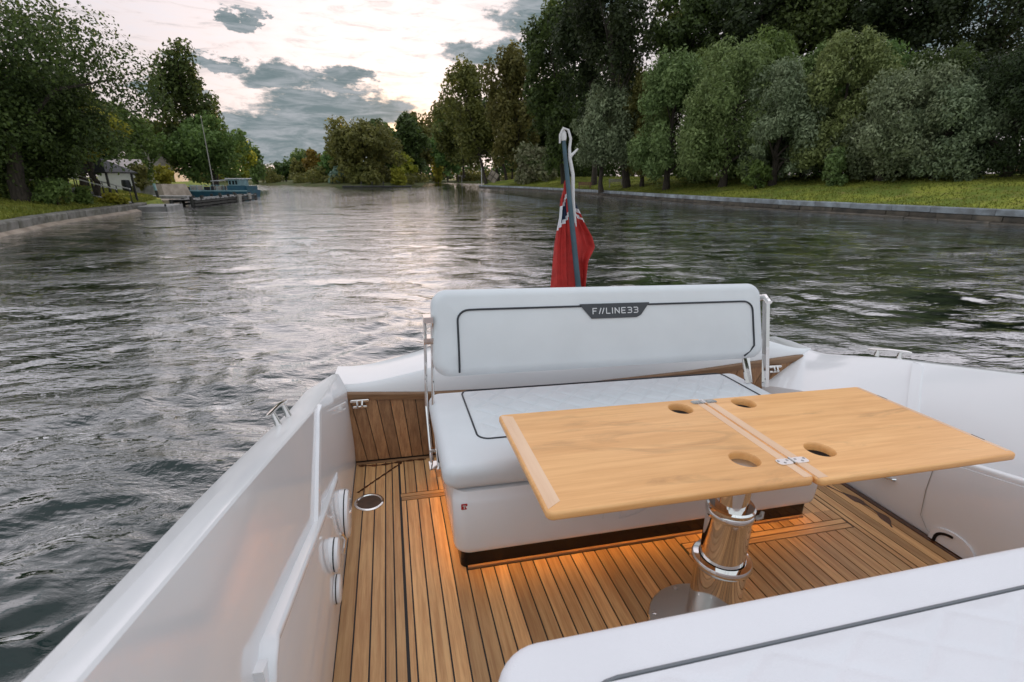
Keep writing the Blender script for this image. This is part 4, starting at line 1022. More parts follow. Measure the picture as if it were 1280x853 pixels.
tree('low_shrub', 'low bright green shrub at the foot of the domed willow', 20.0, 42.5, gz(20.0, 42.5, 'R'), 3.6 - gz(20.0, 42.5, 'R'), max(.1, 2.2 - gz(20.0, 42.5, 'R')), 1.17, 'bush', 'green', 900, 0.30, 0.08, (0, 0), 1, None, 'bush', 4)
tree('dark_tree', 'dark tree closing the end of the lawn beyond the right edge', 32.6, 30, gz(32.6, 30, 'R'), 10.9 - gz(32.6, 30, 'R'), max(.1, 2.5 - gz(32.6, 30, 'R')), 3.65, 'round', 'deep', 24000, 0.21, 0.3, (0, 0), 1, None, 'tree')
tree('tall_tree', 'tall dark tree behind the round willow', 22.2, 68, gz(22.2, 68, 'R'), 26.8 - gz(22.2, 68, 'R'), max(.1, 10.9 - gz(22.2, 68, 'R')), 6.61, 'round', 'dark', 19200, 0.48, 0.5, (0, 0), 1, None, 'tree')
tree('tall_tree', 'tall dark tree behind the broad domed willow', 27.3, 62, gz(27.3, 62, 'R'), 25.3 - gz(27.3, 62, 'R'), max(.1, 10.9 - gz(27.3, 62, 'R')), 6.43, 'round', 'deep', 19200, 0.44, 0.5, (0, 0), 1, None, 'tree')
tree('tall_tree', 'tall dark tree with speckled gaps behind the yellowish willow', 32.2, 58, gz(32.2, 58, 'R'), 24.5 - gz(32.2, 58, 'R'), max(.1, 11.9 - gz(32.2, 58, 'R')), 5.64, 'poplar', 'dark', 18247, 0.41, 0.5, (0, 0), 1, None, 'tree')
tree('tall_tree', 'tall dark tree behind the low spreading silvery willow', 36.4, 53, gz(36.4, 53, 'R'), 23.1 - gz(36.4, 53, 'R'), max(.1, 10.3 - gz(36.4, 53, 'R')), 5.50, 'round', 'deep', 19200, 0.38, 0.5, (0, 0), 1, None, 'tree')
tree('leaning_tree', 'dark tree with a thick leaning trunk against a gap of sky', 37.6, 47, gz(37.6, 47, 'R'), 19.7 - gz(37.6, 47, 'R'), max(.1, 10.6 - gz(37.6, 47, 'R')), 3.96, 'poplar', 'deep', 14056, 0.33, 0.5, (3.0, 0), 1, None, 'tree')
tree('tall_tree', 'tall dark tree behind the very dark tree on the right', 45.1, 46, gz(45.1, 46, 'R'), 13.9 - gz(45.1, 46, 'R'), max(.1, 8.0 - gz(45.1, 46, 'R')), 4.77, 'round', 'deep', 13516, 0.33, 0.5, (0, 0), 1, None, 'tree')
tree('flowering_bush', 'large round bush with pale blossoms behind the flag', 4.3, 100, gz(4.3, 100, 'R'), 7.7 - gz(4.3, 100, 'R'), max(.1, 1.6 - gz(4.3, 100, 'R')), 6.00, 'bush', 'bloom', 3282, 0.71, 0.12, (0, 0), 1, None, 'bush', 4)
tree('willow_tree', 'yellow green willow peeping out between the round willow and the bare trunk', 15.3, 61, gz(15.3, 61, 'R'), 13.7 - gz(15.3, 61, 'R'), max(.1, 2.9 - gz(15.3, 61, 'R')), 3.56, 'willow', 'olive', 13776, 0.41, 0.25, (0, 0), 1, None, 'tree')
tree('willow_tree', 'shaded willow between the round willow and the broad domed one', 20.1, 57, gz(20.1, 57, 'R'), 14.8 - gz(20.1, 57, 'R'), max(.1, 2.8 - gz(20.1, 57, 'R')), 4.43, 'willow', 'green', 22044, 0.38, 0.25, (0, 0), 1, None, 'tree')
tree('willow_tree', 'tall shaded willow rising behind the grey green silvery one', 23.9, 52, gz(23.9, 52, 'R'), 14.8 - gz(23.9, 52, 'R'), max(.1, 2.7 - gz(23.9, 52, 'R')), 4.55, 'willow', 'green', 27599, 0.35, 0.25, (0, 0), 1, None, 'tree')
tree('willow_tree', 'shaded willow directly left of the yellowish willow', 26.3, 47, gz(26.3, 47, 'R'), 12.7 - gz(26.3, 47, 'R'), max(.1, 2.7 - gz(26.3, 47, 'R')), 3.81, 'willow', 'willow', 23257, 0.32, 0.25, (0, 0), 1, None, 'tree')
tree('willow_tree', 'dim willow between the yellowish willow and the low spreading one', 28.5, 43, gz(28.5, 43, 'R'), 11.8 - gz(28.5, 43, 'R'), max(.1, 2.6 - gz(28.5, 43, 'R')), 3.62, 'willow', 'green', 24186, 0.29, 0.25, (0, 0), 1, None, 'tree')
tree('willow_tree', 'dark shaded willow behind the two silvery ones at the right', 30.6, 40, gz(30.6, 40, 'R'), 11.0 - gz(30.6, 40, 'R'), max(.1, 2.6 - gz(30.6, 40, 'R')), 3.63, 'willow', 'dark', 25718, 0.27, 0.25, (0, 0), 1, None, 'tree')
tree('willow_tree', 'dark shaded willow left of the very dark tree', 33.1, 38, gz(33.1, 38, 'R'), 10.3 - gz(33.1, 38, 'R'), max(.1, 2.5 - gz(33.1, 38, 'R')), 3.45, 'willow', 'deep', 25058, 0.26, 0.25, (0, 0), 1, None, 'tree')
tree('background_tree', 'olive tree behind the leaning trunks at the quay corner', -13.9, 150, gz(-13.9, 150, 'R'), 25.9 - gz(-13.9, 150, 'R'), max(.1, 2.7 - gz(-13.9, 150, 'R')), 9.24, 'round', 'olive', 8988, 1.06, 0.3, (0, 0), 1, None, 'tree')
tree('background_tree', 'dark tree behind the olive poplar with twin trunks', 0.0, 142, gz(0.0, 142, 'R'), 26.1 - gz(0.0, 142, 'R'), max(.1, 3.7 - gz(0.0, 142, 'R')), 9.67, 'round', 'dark', 10200, 1.01, 0.3, (0, 0), 1, None, 'tree')
tree('background_tree', 'dark tree filling the gap behind the flowering bush', 9.6, 125, gz(9.6, 125, 'R'), 25.5 - gz(9.6, 125, 'R'), max(.1, 3.5 - gz(9.6, 125, 'R')), 8.91, 'round', 'dark', 11987, 0.89, 0.3, (0, 0), 1, None, 'tree')
tree('background_tree', 'dark tree behind the flagstaff poplar, right of it', 16.4, 112, gz(16.4, 112, 'R'), 25.4 - gz(16.4, 112, 'R'), max(.1, 3.8 - gz(16.4, 112, 'R')), 8.35, 'round', 'dark', 13795, 0.79, 0.3, (0, 0), 1, None, 'tree')
tree('background_tree', 'olive tree glimpsed behind the bare thick trunk', 22.0, 95, gz(22.0, 95, 'R'), 23.0 - gz(22.0, 95, 'R'), max(.1, 3.6 - gz(22.0, 95, 'R')), 8.31, 'round', 'olive', 17335, 0.67, 0.3, (0, 0), 1, None, 'tree')
tree('rounded_tree', 'big rounded olive tree on the point of the far bank', -39.6, 141, gz(-39.6, 141, 'F'), 18.1 - gz(-39.6, 141, 'F'), max(.1, 1.8 - gz(-39.6, 141, 'F')), 11.43, 'round', 'olive', 8659, 1.00, 0.5, (0, 0), 1, None, 'tree')
tree('dark_far_tree', 'dark tall tree right of the big rounded one', -34.6, 178, gz(-34.6, 178, 'F'), 24.2 - gz(-34.6, 178, 'F'), max(.1, 1.8 - gz(-34.6, 178, 'F')), 7.50, 'round', 'dark', 4942, 1.26, 0.3, (0, 0), 1, None, 'tree')
tree('lime_tree', 'lime green tree below the dark tall one on the far bank', -33.1, 160, gz(-33.1, 160, 'F'), 10.1 - gz(-33.1, 160, 'F'), max(.1, 1.1 - gz(-33.1, 160, 'F')), 4.41, 'round', 'lime', 1400, 1.13, 0.2, (0, 0), 1, None, 'tree')
tree('olive_far_tree', 'wide olive tree filling the head of the inlet', -35.2, 240, gz(-35.2, 240, 'F'), 35.2 - gz(-35.2, 240, 'F'), max(.1, 2.4 - gz(-35.2, 240, 'F')), 14.00, 'round', 'olive', 7451, 1.70, 0.4, (0, 0), 1, None, 'tree')
tree('lime_tree', 'slim lime green tree in the middle of the inlet shore', -31.9, 225, gz(-31.9, 225, 'F'), 14.6 - gz(-31.9, 225, 'F'), max(.1, 1.1 - gz(-31.9, 225, 'F')), 3.28, 'poplar', 'lime', 900, 1.59, 0.2, (0, 0), 1, None, 'tree')
tree('olive_far_tree', 'brownish olive tree where the inlet meets the quay corner', -24.6, 238, gz(-24.6, 238, 'F'), 36.2 - gz(-24.6, 238, 'F'), max(.1, 2.4 - gz(-24.6, 238, 'F')), 13.12, 'round', 'olive', 7324, 1.69, 0.4, (0, 0), 1, None, 'tree')
tree('olive_far_tree', 'olive tree filling the shore between the dark tall tree and the inlet olive', -37.5, 215, gz(-37.5, 215, 'F'), 28.9 - gz(-37.5, 215, 'F'), max(.1, 1.7 - gz(-37.5, 215, 'F')), 8.36, 'round', 'olive', 4561, 1.52, 0.35, (0, 0), 1, None, 'tree')
tree('green_far_tree', 'green tree touching the right side of the big rounded one', -41.8, 188, gz(-41.8, 188, 'F'), 22.4 - gz(-41.8, 188, 'F'), max(.1, 1.2 - gz(-41.8, 188, 'F')), 6.09, 'round', 'green', 3379, 1.33, 0.3, (0, 0), 1, None, 'tree')
tree('green_far_tree', 'tall green tree rising behind the crown of the big rounded one', -44.6, 172, gz(-44.6, 172, 'F'), 22.1 - gz(-44.6, 172, 'F'), max(.1, 1.8 - gz(-44.6, 172, 'F')), 7.25, 'round', 'maple', 4612, 1.22, 0.35, (0, 0), 1, None, 'tree')
tree('green_far_tree', 'green tree at the right end of the inlet shore', -25.4, 206, gz(-25.4, 206, 'F'), 26.1 - gz(-25.4, 206, 'F'), max(.1, 1.1 - gz(-25.4, 206, 'F')), 8.01, 'round', 'green', 4359, 1.46, 0.3, (0, 0), 1, None, 'tree')
tree('green_far_tree', 'green tree behind the fresh green domed one', -64.2, 190, gz(-64.2, 190, 'F'), 13.2 - gz(-64.2, 190, 'F'), max(.1, 1.2 - gz(-64.2, 190, 'F')), 6.16, 'round', 'maple', 1858, 1.35, 0.3, (0, 0), 1, None, 'tree')
tree('dark_far_tree', 'small dark tree left of the grey olive one on the far point', -85.3, 196, gz(-85.3, 196, 'F'), 8.6 - gz(-85.3, 196, 'F'), max(.1, 0.0 - gz(-85.3, 196, 'F')), 4.76, 'round', 'maple', 950, 1.39, 0.25, (0, 0), 1, None, 'tree')
tree('lime_tree', 'sunlit yellow green tree on the left shoulder of the big rounded one', -51.7, 166, gz(-51.7, 166, 'F'), 17.3 - gz(-51.7, 166, 'F'), max(.1, 1.3 - gz(-51.7, 166, 'F')), 6.46, 'round', 'lime', 3446, 1.18, 0.3, (0, 0), 1, None, 'tree')
tree('green_far_tree', 'low green tree behind the grey olive one on the far point', -84.9, 215, gz(-84.9, 215, 'F'), 14.1 - gz(-84.9, 215, 'F'), max(.1, 0.5 - gz(-84.9, 215, 'F')), 8.36, 'round', 'green', 2230, 1.52, 0.3, (0, 0), 1, None, 'tree')
tree('rust_tree', 'rust brown tree left of the green domed one on the far bank', -64.0, 168, gz(-64.0, 168, 'F'), 11.0 - gz(-64.0, 168, 'F'), max(.1, 1.3 - gz(-64.0, 168, 'F')), 3.54, 'round', 'rust', 1098, 1.19, 0.3, (0, 0), 1, None, 'tree')
tree('green_far_tree', 'fresh green domed tree beside the rust brown one', -56.7, 162, gz(-56.7, 162, 'F'), 9.7 - gz(-56.7, 162, 'F'), max(.1, 0.9 - gz(-56.7, 162, 'F')), 4.20, 'round', 'green', 1284, 1.15, 0.3, (0, 0), 1, None, 'tree')
tree('olive_far_tree', 'grey olive tree at the left end of the far point', -69.8, 172, gz(-69.8, 172, 'F'), 8.8 - gz(-69.8, 172, 'F'), max(.1, 0.3 - gz(-69.8, 172, 'F')), 3.62, 'round', 'olive', 933, 1.22, 0.3, (0, 0), 1, None, 'tree')
tree('dark_far_tree', 'dark tree peeping above the rust brown one', -78.1, 205, gz(-78.1, 205, 'F'), 13.5 - gz(-78.1, 205, 'F'), max(.1, 1.1 - gz(-78.1, 205, 'F')), 3.99, 'round', 'dark', 1064, 1.45, 0.3, (0, 0), 1, None, 'tree')
tree('teal_bush', 'round blue green bush at the water edge of the far point', -47.4, 143, gz(-47.4, 143, 'F'), 5.0 - gz(-47.4, 143, 'F'), max(.1, -0.1 - gz(-47.4, 143, 'F')), 3.24, 'bush', 'teal', 900, 1.01, 0.12, (0, 0), 1, None, 'bush', 4)
tree('lime_bush', 'small yellow green bush right of the log raft', -30.0, 136, gz(-30.0, 136, 'F'), 4.2 - gz(-30.0, 136, 'F'), max(.1, 0.2 - gz(-30.0, 136, 'F')), 2.87, 'bush', 'lime', 900, 0.96, 0.1, (0, 0), 1, None, 'bush', 4)
tree('olive_bush', 'olive bush between the blue green bush and the log raft', -40.5, 136, gz(-40.5, 136, 'F'), 5.0 - gz(-40.5, 136, 'F'), max(.1, 0.2 - gz(-40.5, 136, 'F')), 3.97, 'bush', 'olive', 912, 0.96, 0.12, (0, 0), 1, None, 'bush', 4)
tree('dark_far_tree', 'dark tree behind the big rounded one, right shoulder', -39.2, 165, gz(-39.2, 165, 'F'), 17.7 - gz(-39.2, 165, 'F'), max(.1, 1.3 - gz(-39.2, 165, 'F')), 5.88, 'round', 'dark', 3252, 1.17, 0.3, (0, 0), 1, None, 'tree')
tree('olive_far_tree', 'olive tree behind the big rounded one, left shoulder', -50.7, 158, gz(-50.7, 158, 'F'), 12.2 - gz(-50.7, 158, 'F'), max(.1, 1.4 - gz(-50.7, 158, 'F')), 4.10, 'round', 'olive', 1622, 1.12, 0.3, (0, 0), 1, None, 'tree')
tree('maple_tree', 'huge dark maple overhanging the left lawn, nearest tree on the left', -25.7, 27, gz(-25.7, 27, 'L'), 11.9 - gz(-25.7, 27, 'L'), max(.1, 1.4 - gz(-25.7, 27, 'L')), 7.00, 'round', 'maple', 34560, 0.19, 0.4, (0, 0), 1, None, 'tree')
tree('dark_maple', 'dark maple filling the upper left corner of the view', -28.2, 25, gz(-28.2, 25, 'L'), 10.6 - gz(-28.2, 25, 'L'), max(.1, 2.0 - gz(-28.2, 25, 'L')), 5.06, 'round', 'maple', 34560, 0.18, 0.4, (0, 0), 1, None, 'tree')
tree('linden_tree', 'yellow green linden with hanging boughs over the dark roofed shelter', -27.3, 34, gz(-27.3, 34, 'L'), 6.3 - gz(-27.3, 34, 'L'), max(.1, 3.2 - gz(-27.3, 34, 'L')), 2.53, 'round', 'lime', 11541, 0.24, 0.22, (0, 0), 1, None, 'tree')
tree('maple_tree', 'low boughed maple hanging to the grass between the huge dark maple and the linden', -27.2, 30, gz(-27.2, 30, 'L'), 7.8 - gz(-27.2, 30, 'L'), max(.1, 1.4 - gz(-27.2, 30, 'L')), 4.08, 'round', 'maple', 43200, 0.21, 0.3, (0, 0), 1, None, 'tree')
tree('maple_tree', 'second maple in shade behind the huge dark one', -33.6, 38, gz(-33.6, 38, 'L'), 10.0 - gz(-33.6, 38, 'L'), max(.1, 1.9 - gz(-33.6, 38, 'L')), 4.68, 'round', 'maple', 43200, 0.27, 0.3, (0, 0), 1, None, 'tree')
tree('maple_tree', 'shaded maple behind the yellow green linden, sloping down towards the shelter', -37.2, 45, gz(-37.2, 45, 'L'), 10.2 - gz(-37.2, 45, 'L'), max(.1, 2.0 - gz(-37.2, 45, 'L')), 3.79, 'round', 'maple', 26092, 0.32, 0.3, (0, 0), 1, None, 'tree')
tree('poplar_tree', 'tall twin topped poplar, highest tree on the left bank', -44.1, 73, gz(-44.1, 73, 'L'), 16.7 - gz(-44.1, 73, 'L'), max(.1, 2.9 - gz(-44.1, 73, 'L')), 4.73, 'poplar', 'maple', 11742, 0.52, 0.35, (0, 0), 2, None, 'tree')
tree('green_tree', 'broad green tree at the foot of the twin topped poplar', -40.2, 70, gz(-40.2, 70, 'L'), 10.4 - gz(-40.2, 70, 'L'), max(.1, 1.5 - gz(-40.2, 70, 'L')), 6.13, 'round', 'green', 10264, 0.50, 0.3, (0, 0), 1, None, 'tree')
tree('olive_tree', 'loose olive tree left of the twin topped poplar', -49.8, 75, gz(-49.8, 75, 'L'), 10.6 - gz(-49.8, 75, 'L'), max(.1, 2.2 - gz(-49.8, 75, 'L')), 4.86, 'round', 'olive', 6758, 0.53, 0.3, (0, 0), 1, None, 'tree')
tree('lime_tree', 'yellow green tree behind the bow rail of the blue workboat', -44.1, 84, gz(-44.1, 84, 'L'), 8.6 - gz(-44.1, 84, 'L'), max(.1, 1.4 - gz(-44.1, 84, 'L')), 3.54, 'round', 'lime', 3294, 0.60, 0.25, (0, 0), 1, None, 'tree')
tree('dark_far_tree', 'small dark pointed tree at the right end of the left bank', -48.2, 98, gz(-48.2, 98, 'L'), 7.3 - gz(-48.2, 98, 'L'), max(.1, 1.3 - gz(-48.2, 98, 'L')), 2.06, 'poplar', 'green', 1153, 0.69, 0.25, (0, 0), 1, None, 'tree')
tree('green_tree', 'slender green tree behind the shelter roof', -46.0, 64, gz(-46.0, 64, 'L'), 9.5 - gz(-46.0, 64, 'L'), max(.1, 2.1 - gz(-46.0, 64, 'L')), 3.32, 'poplar', 'green', 5541, 0.45, 0.25, (0, 0), 1, None, 'tree')
tree('young_tree', 'thin young yellow leaved tree beside the abutment', -38.1, 57, gz(-38.1, 57, 'L'), 3.7 - gz(-38.1, 57, 'L'), max(.1, 1.0 - gz(-38.1, 57, 'L')), 1.02, 'round', 'lime', 900, 0.40, 0.07, (0, 0), 1, None, 'tree')
tree('conical_bush', 'olive conical bush right of the shelter', -37.1, 52, gz(-37.1, 52, 'L'), 3.6 - gz(-37.1, 52, 'L'), max(.1, 1.0 - gz(-37.1, 52, 'L')), 1.43, 'bush', 'olive', 1220, 0.37, 0.1, (0, 0), 1, None, 'bush', 4)
tree('leafy_shrub', 'large leafy green shrub on the left slope under the maple', -24.4, 27.5, gz(-24.4, 27.5, 'L'), 2.0 - gz(-24.4, 27.5, 'L'), max(.1, 0.7 - gz(-24.4, 27.5, 'L')), 1.16, 'bush', 'green', 1757, 0.19, 0.08, (0, 0), 1, None, 'bush', 4)
tree('leafy_shrub', 'small leafy shrub right of the large one on the left slope', -25.0, 30, gz(-25.0, 30, 'L'), 1.6 - gz(-25.0, 30, 'L'), max(.1, 0.5 - gz(-25.0, 30, 'L')), 0.73, 'bush', 'green', 900, 0.21, 0.06, (0, 0), 1, None, 'bush', 4)
tree('leafy_shrub', 'yellow green shrub below the gangway on the left slope', -25.2, 32.5, gz(-25.2, 32.5, 'L'), 1.1 - gz(-25.2, 32.5, 'L'), max(.1, 0.1 - gz(-25.2, 32.5, 'L')), 1.05, 'bush', 'lime', 929, 0.23, 0.06, (0, 0), 1, None, 'bush', 4)
tree('leafy_shrub', 'dark shrub at the left edge under the maple', -26.6, 27.5, gz(-26.6, 27.5, 'L'), 2.3 - gz(-26.6, 27.5, 'L'), max(.1, 1.0 - gz(-26.6, 27.5, 'L')), 0.98, 'bush', 'dark', 1486, 0.19, 0.06, (0, 0), 1, None, 'bush', 4)
# far treeline round the bend: one mass nobody could count
def mass(name, pts, n, L, lm, seed):
    v, f = leaves(pts, n, L, 0, .6, seed); o = bpy.data.objects.new(name, mesh_np(name, v, f, LM[lm])); COL.objects.link(o); tag(o, kind='stuff')
rng = np.random.default_rng(3)
pts = []
for i in range(170):
    x_ = rng.uniform(-290, 40); hh_ = rng.uniform(9, 17) * (1.0 if x_ > -150 else .8); pts.append((x_, 345 + rng.uniform(0, 30) + .1 * abs(x_ + 100), hh_ * .45, rng.uniform(5, 9), 5, hh_ * .6))
mass('forest', pts, 26000, 1.9, 'dark', 5)
pts = []
for i in range(190):
    s = rng.uniform(18, 165); q_, n_, _ = along(QUAY, NR, s); d = rng.uniform(16, 26); q_ = q_ + n_ * d; hh_ = rng.uniform(1.8, 4.2) * (1 if s < 85 else 1.7); pts.append((q_[0], q_[1], 2.2 + hh_ * .45, rng.uniform(1.4, 2.6), 1.6, hh_ * .55))
mass('undergrowth', pts, 46000, .42, 'dark', 6)
pts = []
for i in range(80):
    s = rng.uniform(28, 110); q_, n_, _ = along(SHORE, NL, s); d = rng.uniform(22, 40); q_ = q_ + n_ * d; hh_ = rng.uniform(2, 6); pts.append((q_[0], q_[1], 2.0 + hh_ * .45, rng.uniform(1.5, 3.5), 2, hh_ * .55))
mass('undergrowth', pts, 14000, .55, 'dark', 7)
pts = []
for i in range(110):
    s = rng.uniform(20, 420); q_, n_, _ = along(FAR, NF, s); d = rng.uniform(.8, 16) ; q_ = q_ + n_ * d; hh_ = rng.uniform(2, 5.5); pts.append((q_[0], q_[1], .8 + hh_ * .45, rng.uniform(2, 4.5), 2.5, hh_ * .55))
mass('undergrowth', pts, 22000, 1.0, 'olive', 8)

# ================================================================== THINGS ON THE BANKS
# dark roofed shelter at the landing
sx, sy = -27.9, 35.2; z0 = gz(sx, sy, 'L')
sh = thing('landing_shelter', 'open shelter with dark hipped roof on slender posts above the landing', 'shelter', (sx, sy, z0))
zr = 2.45
k = MB(); a = [(sx - 1.9, sy - 1.3, zr), (sx + 1.5, sy - 1.3, zr), (sx + 1.5, sy + 1.5, zr), (sx - 1.9, sy + 1.5, zr)]; t0 = [(sx - .7, sy + .05, zr + .85), (sx + .3, sy + .05, zr + .85), (sx + .3, sy + .2, zr + .85), (sx - .7, sy + .2, zr + .85)]
k.hexa(a, t0); k.build('roof', tar, sh)
k = MB(); k.box((sx - 1.95, sy - 1.34, zr - .09), (sx + 1.55, sy - 1.28, zr - .004)); k.box((sx + 1.5, sy - 1.28, zr - .09), (sx + 1.56, sy + 1.5, zr - .004)); k.build('fascia', darktimber, sh)
for dx_, dy_ in ((-1.6, -1.1), (.55, -1.1), (1.3, -1.05), (1.3, 1.2), (-1.6, 1.2)):
    k = MB(); k.tube([(sx + dx_, sy + dy_, min(z0, gz(sx + dx_, sy + dy_, 'L')) - .3), (sx + dx_, sy + dy_, zr - .03)], .075, 8); k.build('post', darktimber, sh)
# gangway down to the landing
gw = thing('gangway', 'dark stepped gangway with pale handrails sloping down to the floating landing', 'gangway', (-27.0, 33.8, 1.0))
A, B_ = Vector((-29.6, 34.6, 1.35)), Vector((-25.2, 33.5, .42))
d = (B_ - A); nrm = Vector((-d.y, d.x, 0)).normalized()
for s in (-1, 1):
    o_ = nrm * .45 * s; k = MB(); k.bar(A + o_, B_ + o_, .07, .22); k.build('stringer', darktimber, gw)
    k = MB(); k.bar(A + o_ + Vector((0, 0, .95)), B_ + o_ + Vector((0, 0, .95)), .05, .06); k.build('handrail', whitep, gw)
    for t_ in (.02, .25, .5, .75, .98): q_ = lerp(A, B_, t_) + o_; k = MB(); k.tube([q_, q_ + Vector((0, 0, .95))], .03, 6); k.build('baluster', darktimber, gw)
for i in range(12):
    q_ = lerp(A, B_, (i + .5) / 12); k = MB(); k.hexa([q_ - nrm * .4 - d.normalized() * .13 + Vector((0, 0, .08)), q_ + nrm * .4 - d.normalized() * .13 + Vector((0, 0, .08)), q_ + nrm * .4 + d.normalized() * .13 + Vector((0, 0, .08)), q_ - nrm * .4 + d.normalized() * .13 + Vector((0, 0, .08))],
        [q_ - nrm * .4 - d.normalized() * .13 + Vector((0, 0, .12)), q_ + nrm * .4 - d.normalized() * .13 + Vector((0, 0, .12)), q_ + nrm * .4 + d.normalized() * .13 + Vector((0, 0, .12)), q_ - nrm * .4 + d.normalized() * .13 + Vector((0, 0, .12))]); k.build('tread', planks, gw)
# floating landing
ld = thing('floating_landing', 'low grey planked floating landing at the left water edge', 'landing', (-24.3, 35.8, 0))
e1 = Vector((1, .12, 0)).normalized(); e2 = Vector((-.35, 1, 0)).normalized(); O = Vector((-26.2, 33.2, 0)); Lx, Ly = 3.5, 3.9
def quadbox(k, o_, a, b_, z0_, z1_): k.hexa([o_ + Vector((0, 0, z0_)), o_ + a + Vector((0, 0, z0_)), o_ + a + b_ + Vector((0, 0, z0_)), o_ + b_ + Vector((0, 0, z0_))], [o_ + Vector((0, 0, z1_)), o_ + a + Vector((0, 0, z1_)), o_ + a + b_ + Vector((0, 0, z1_)), o_ + b_ + Vector((0, 0, z1_))])
k = MB(); quadbox(k, O, e1 * Lx, e2 * Ly, -.25, .24); k.build('float', concrete, ld)
for i in range(13):
    k = MB(); quadbox(k, O + e2 * (Ly * i / 13 + .01), e1 * Lx, e2 * (Ly / 13 - .02), .243, .285 + random.uniform(-.004, .004)); k.build('deck_board', planks, ld)
for a_, b_ in ((.1, .1), (3.4, .1), (3.4, 3.8)):
    q_ = O + e1 * a_ + e2 * b_; k = MB(); k.tube([q_ + Vector((0, 0, -.3)), q_ + Vector((0, 0, .42))], .06, 8); k.build('bollard', darktimber, ld)
# timber jetty
jt = thing('timber_jetty', 'long low jetty of dark weathered timbers in front of the blue workboat', 'jetty', (-27, 44, 0))
P0, P1 = Vector((-24.6, 38.2, 0)), Vector((-27.2, 53.0, 0)); dj = (P1 - P0).normalized(); nj = Vector((-dj.y, dj.x, 0))
for i in range(9):
    q_ = lerp(P0, P1, i / 8)
    for s in (-.7, .7):
        k = MB(); k.tube([q_ + nj * s + Vector((0, 0, -.5)), q_ + nj * s + Vector((random.uniform(-.05, .05), 0, .62 + random.uniform(-.08, .16)))], .12, 7); k.build('pile', darktimber, jt)
for s in (-.82, .82):
    for zz in (.12, .36): k = MB(); k.bar(P0 + nj * s + Vector((0, 0, zz)), P1 + nj * s + Vector((0, 0, zz)), .1, .17); k.build('waling', darktimber, jt)
nbd = 46
for i in range(nbd):
    a_, b_ = lerp(P0, P1, (i + .05) / nbd), lerp(P0, P1, (i + .92) / nbd); k = MB(); zj = random.uniform(-.012, .012)
    k.hexa([a_ - nj * .9 + Vector((0, 0, .47)), a_ + nj * .9 + Vector((0, 0, .47)), b_ + nj * .9 + Vector((0, 0, .47)), b_ - nj * .9 + Vector((0, 0, .47))], [a_ - nj * .9 + Vector((0, 0, .52 + zj)), a_ + nj * .9 + Vector((0, 0, .52 + zj)), b_ + nj * .9 + Vector((0, 0, .52 + zj)), b_ - nj * .9 + Vector((0, 0, .52 + zj))]); k.build('deck_board', planks if i % 3 else darktimber, jt)
k = MB(); q_ = lerp(P0, P1, .62) - nj * .95; k.hexa([q_ + Vector((-.1, -.2, -.1)), q_ + Vector((.1, -.2, -.1)), q_ + Vector((.1, .2, -.1)), q_ + Vector((-.1, .2, -.1))], [q_ + Vector((-.14, -.3, .6)), q_ + Vector((.14, -.3, .6)), q_ + Vector((.14, .3, .6)), q_ + Vector((-.14, .3, .6))]); k.build('fender_board', benchpale, jt)
k = MB(); q_ = lerp(P0, P1, .82) - nj * .95; k.box((q_.x - .1, q_.y - .2, .1), (q_.x + .1, q_.y + .2, .66)); k.build('fender_board', benchpale, jt)
# pale concrete block and quay piece on the left shore
cb = thing('concrete_abutment', 'grey concrete abutment with a pale end face beside the blue workboat', 'abutment', (-35.5, 52.5, 0))
k = MB(); k.hexa([(-38.2, 51.6, -.3), (-34.6, 50.4, -.3), (-33.4, 53.6, -.3), (-37.2, 55, -.3)], [(-38.0, 51.9, 1.35), (-35.0, 50.9, 1.35), (-34.0, 53.4, 1.35), (-37.2, 54.8, 1.35)]); k.build('block', concrete, cb)
k = MB(); k.hexa([(-34.62, 50.30, -.3), (-33.9, 50.25, -.3), (-33.0, 53.5, -.3), (-33.5, 53.7, -.3)], [(-35.0, 50.8, 1.5), (-34.4, 50.75, 1.5), (-33.6, 53.3, 1.5), (-34.1, 53.5, 1.5)]); k.build('end_face', palestone, cb)
# low bank steps in front of it
st = thing('landing_step', 'pale low stone step at the waterline left of the abutment', 'step', (-33, 46, 0))
k = MB(); k.hexa([(-33.5, 44.0, -.3), (-28.8, 43.2, -.3), (-29.3, 46.5, -.3), (-34.0, 47.5, -.3)], [(-33.4, 44.1, .28), (-28.9, 43.3, .28), (-29.4, 46.4, .28), (-33.9, 47.4, .28)]); k.build('slab', palestone, st)
k = MB(); k.hexa([(-34.3, 47.6, -.3), (-29.6, 46.8, -.3), (-30.3, 48.6, -.3), (-35.0, 49.5, -.3)], [(-34.3, 47.6, .5), (-29.6, 46.8, .5), (-30.3, 48.6, .5), (-35.0, 49.5, .5)]); k.build('slab', planks, st)
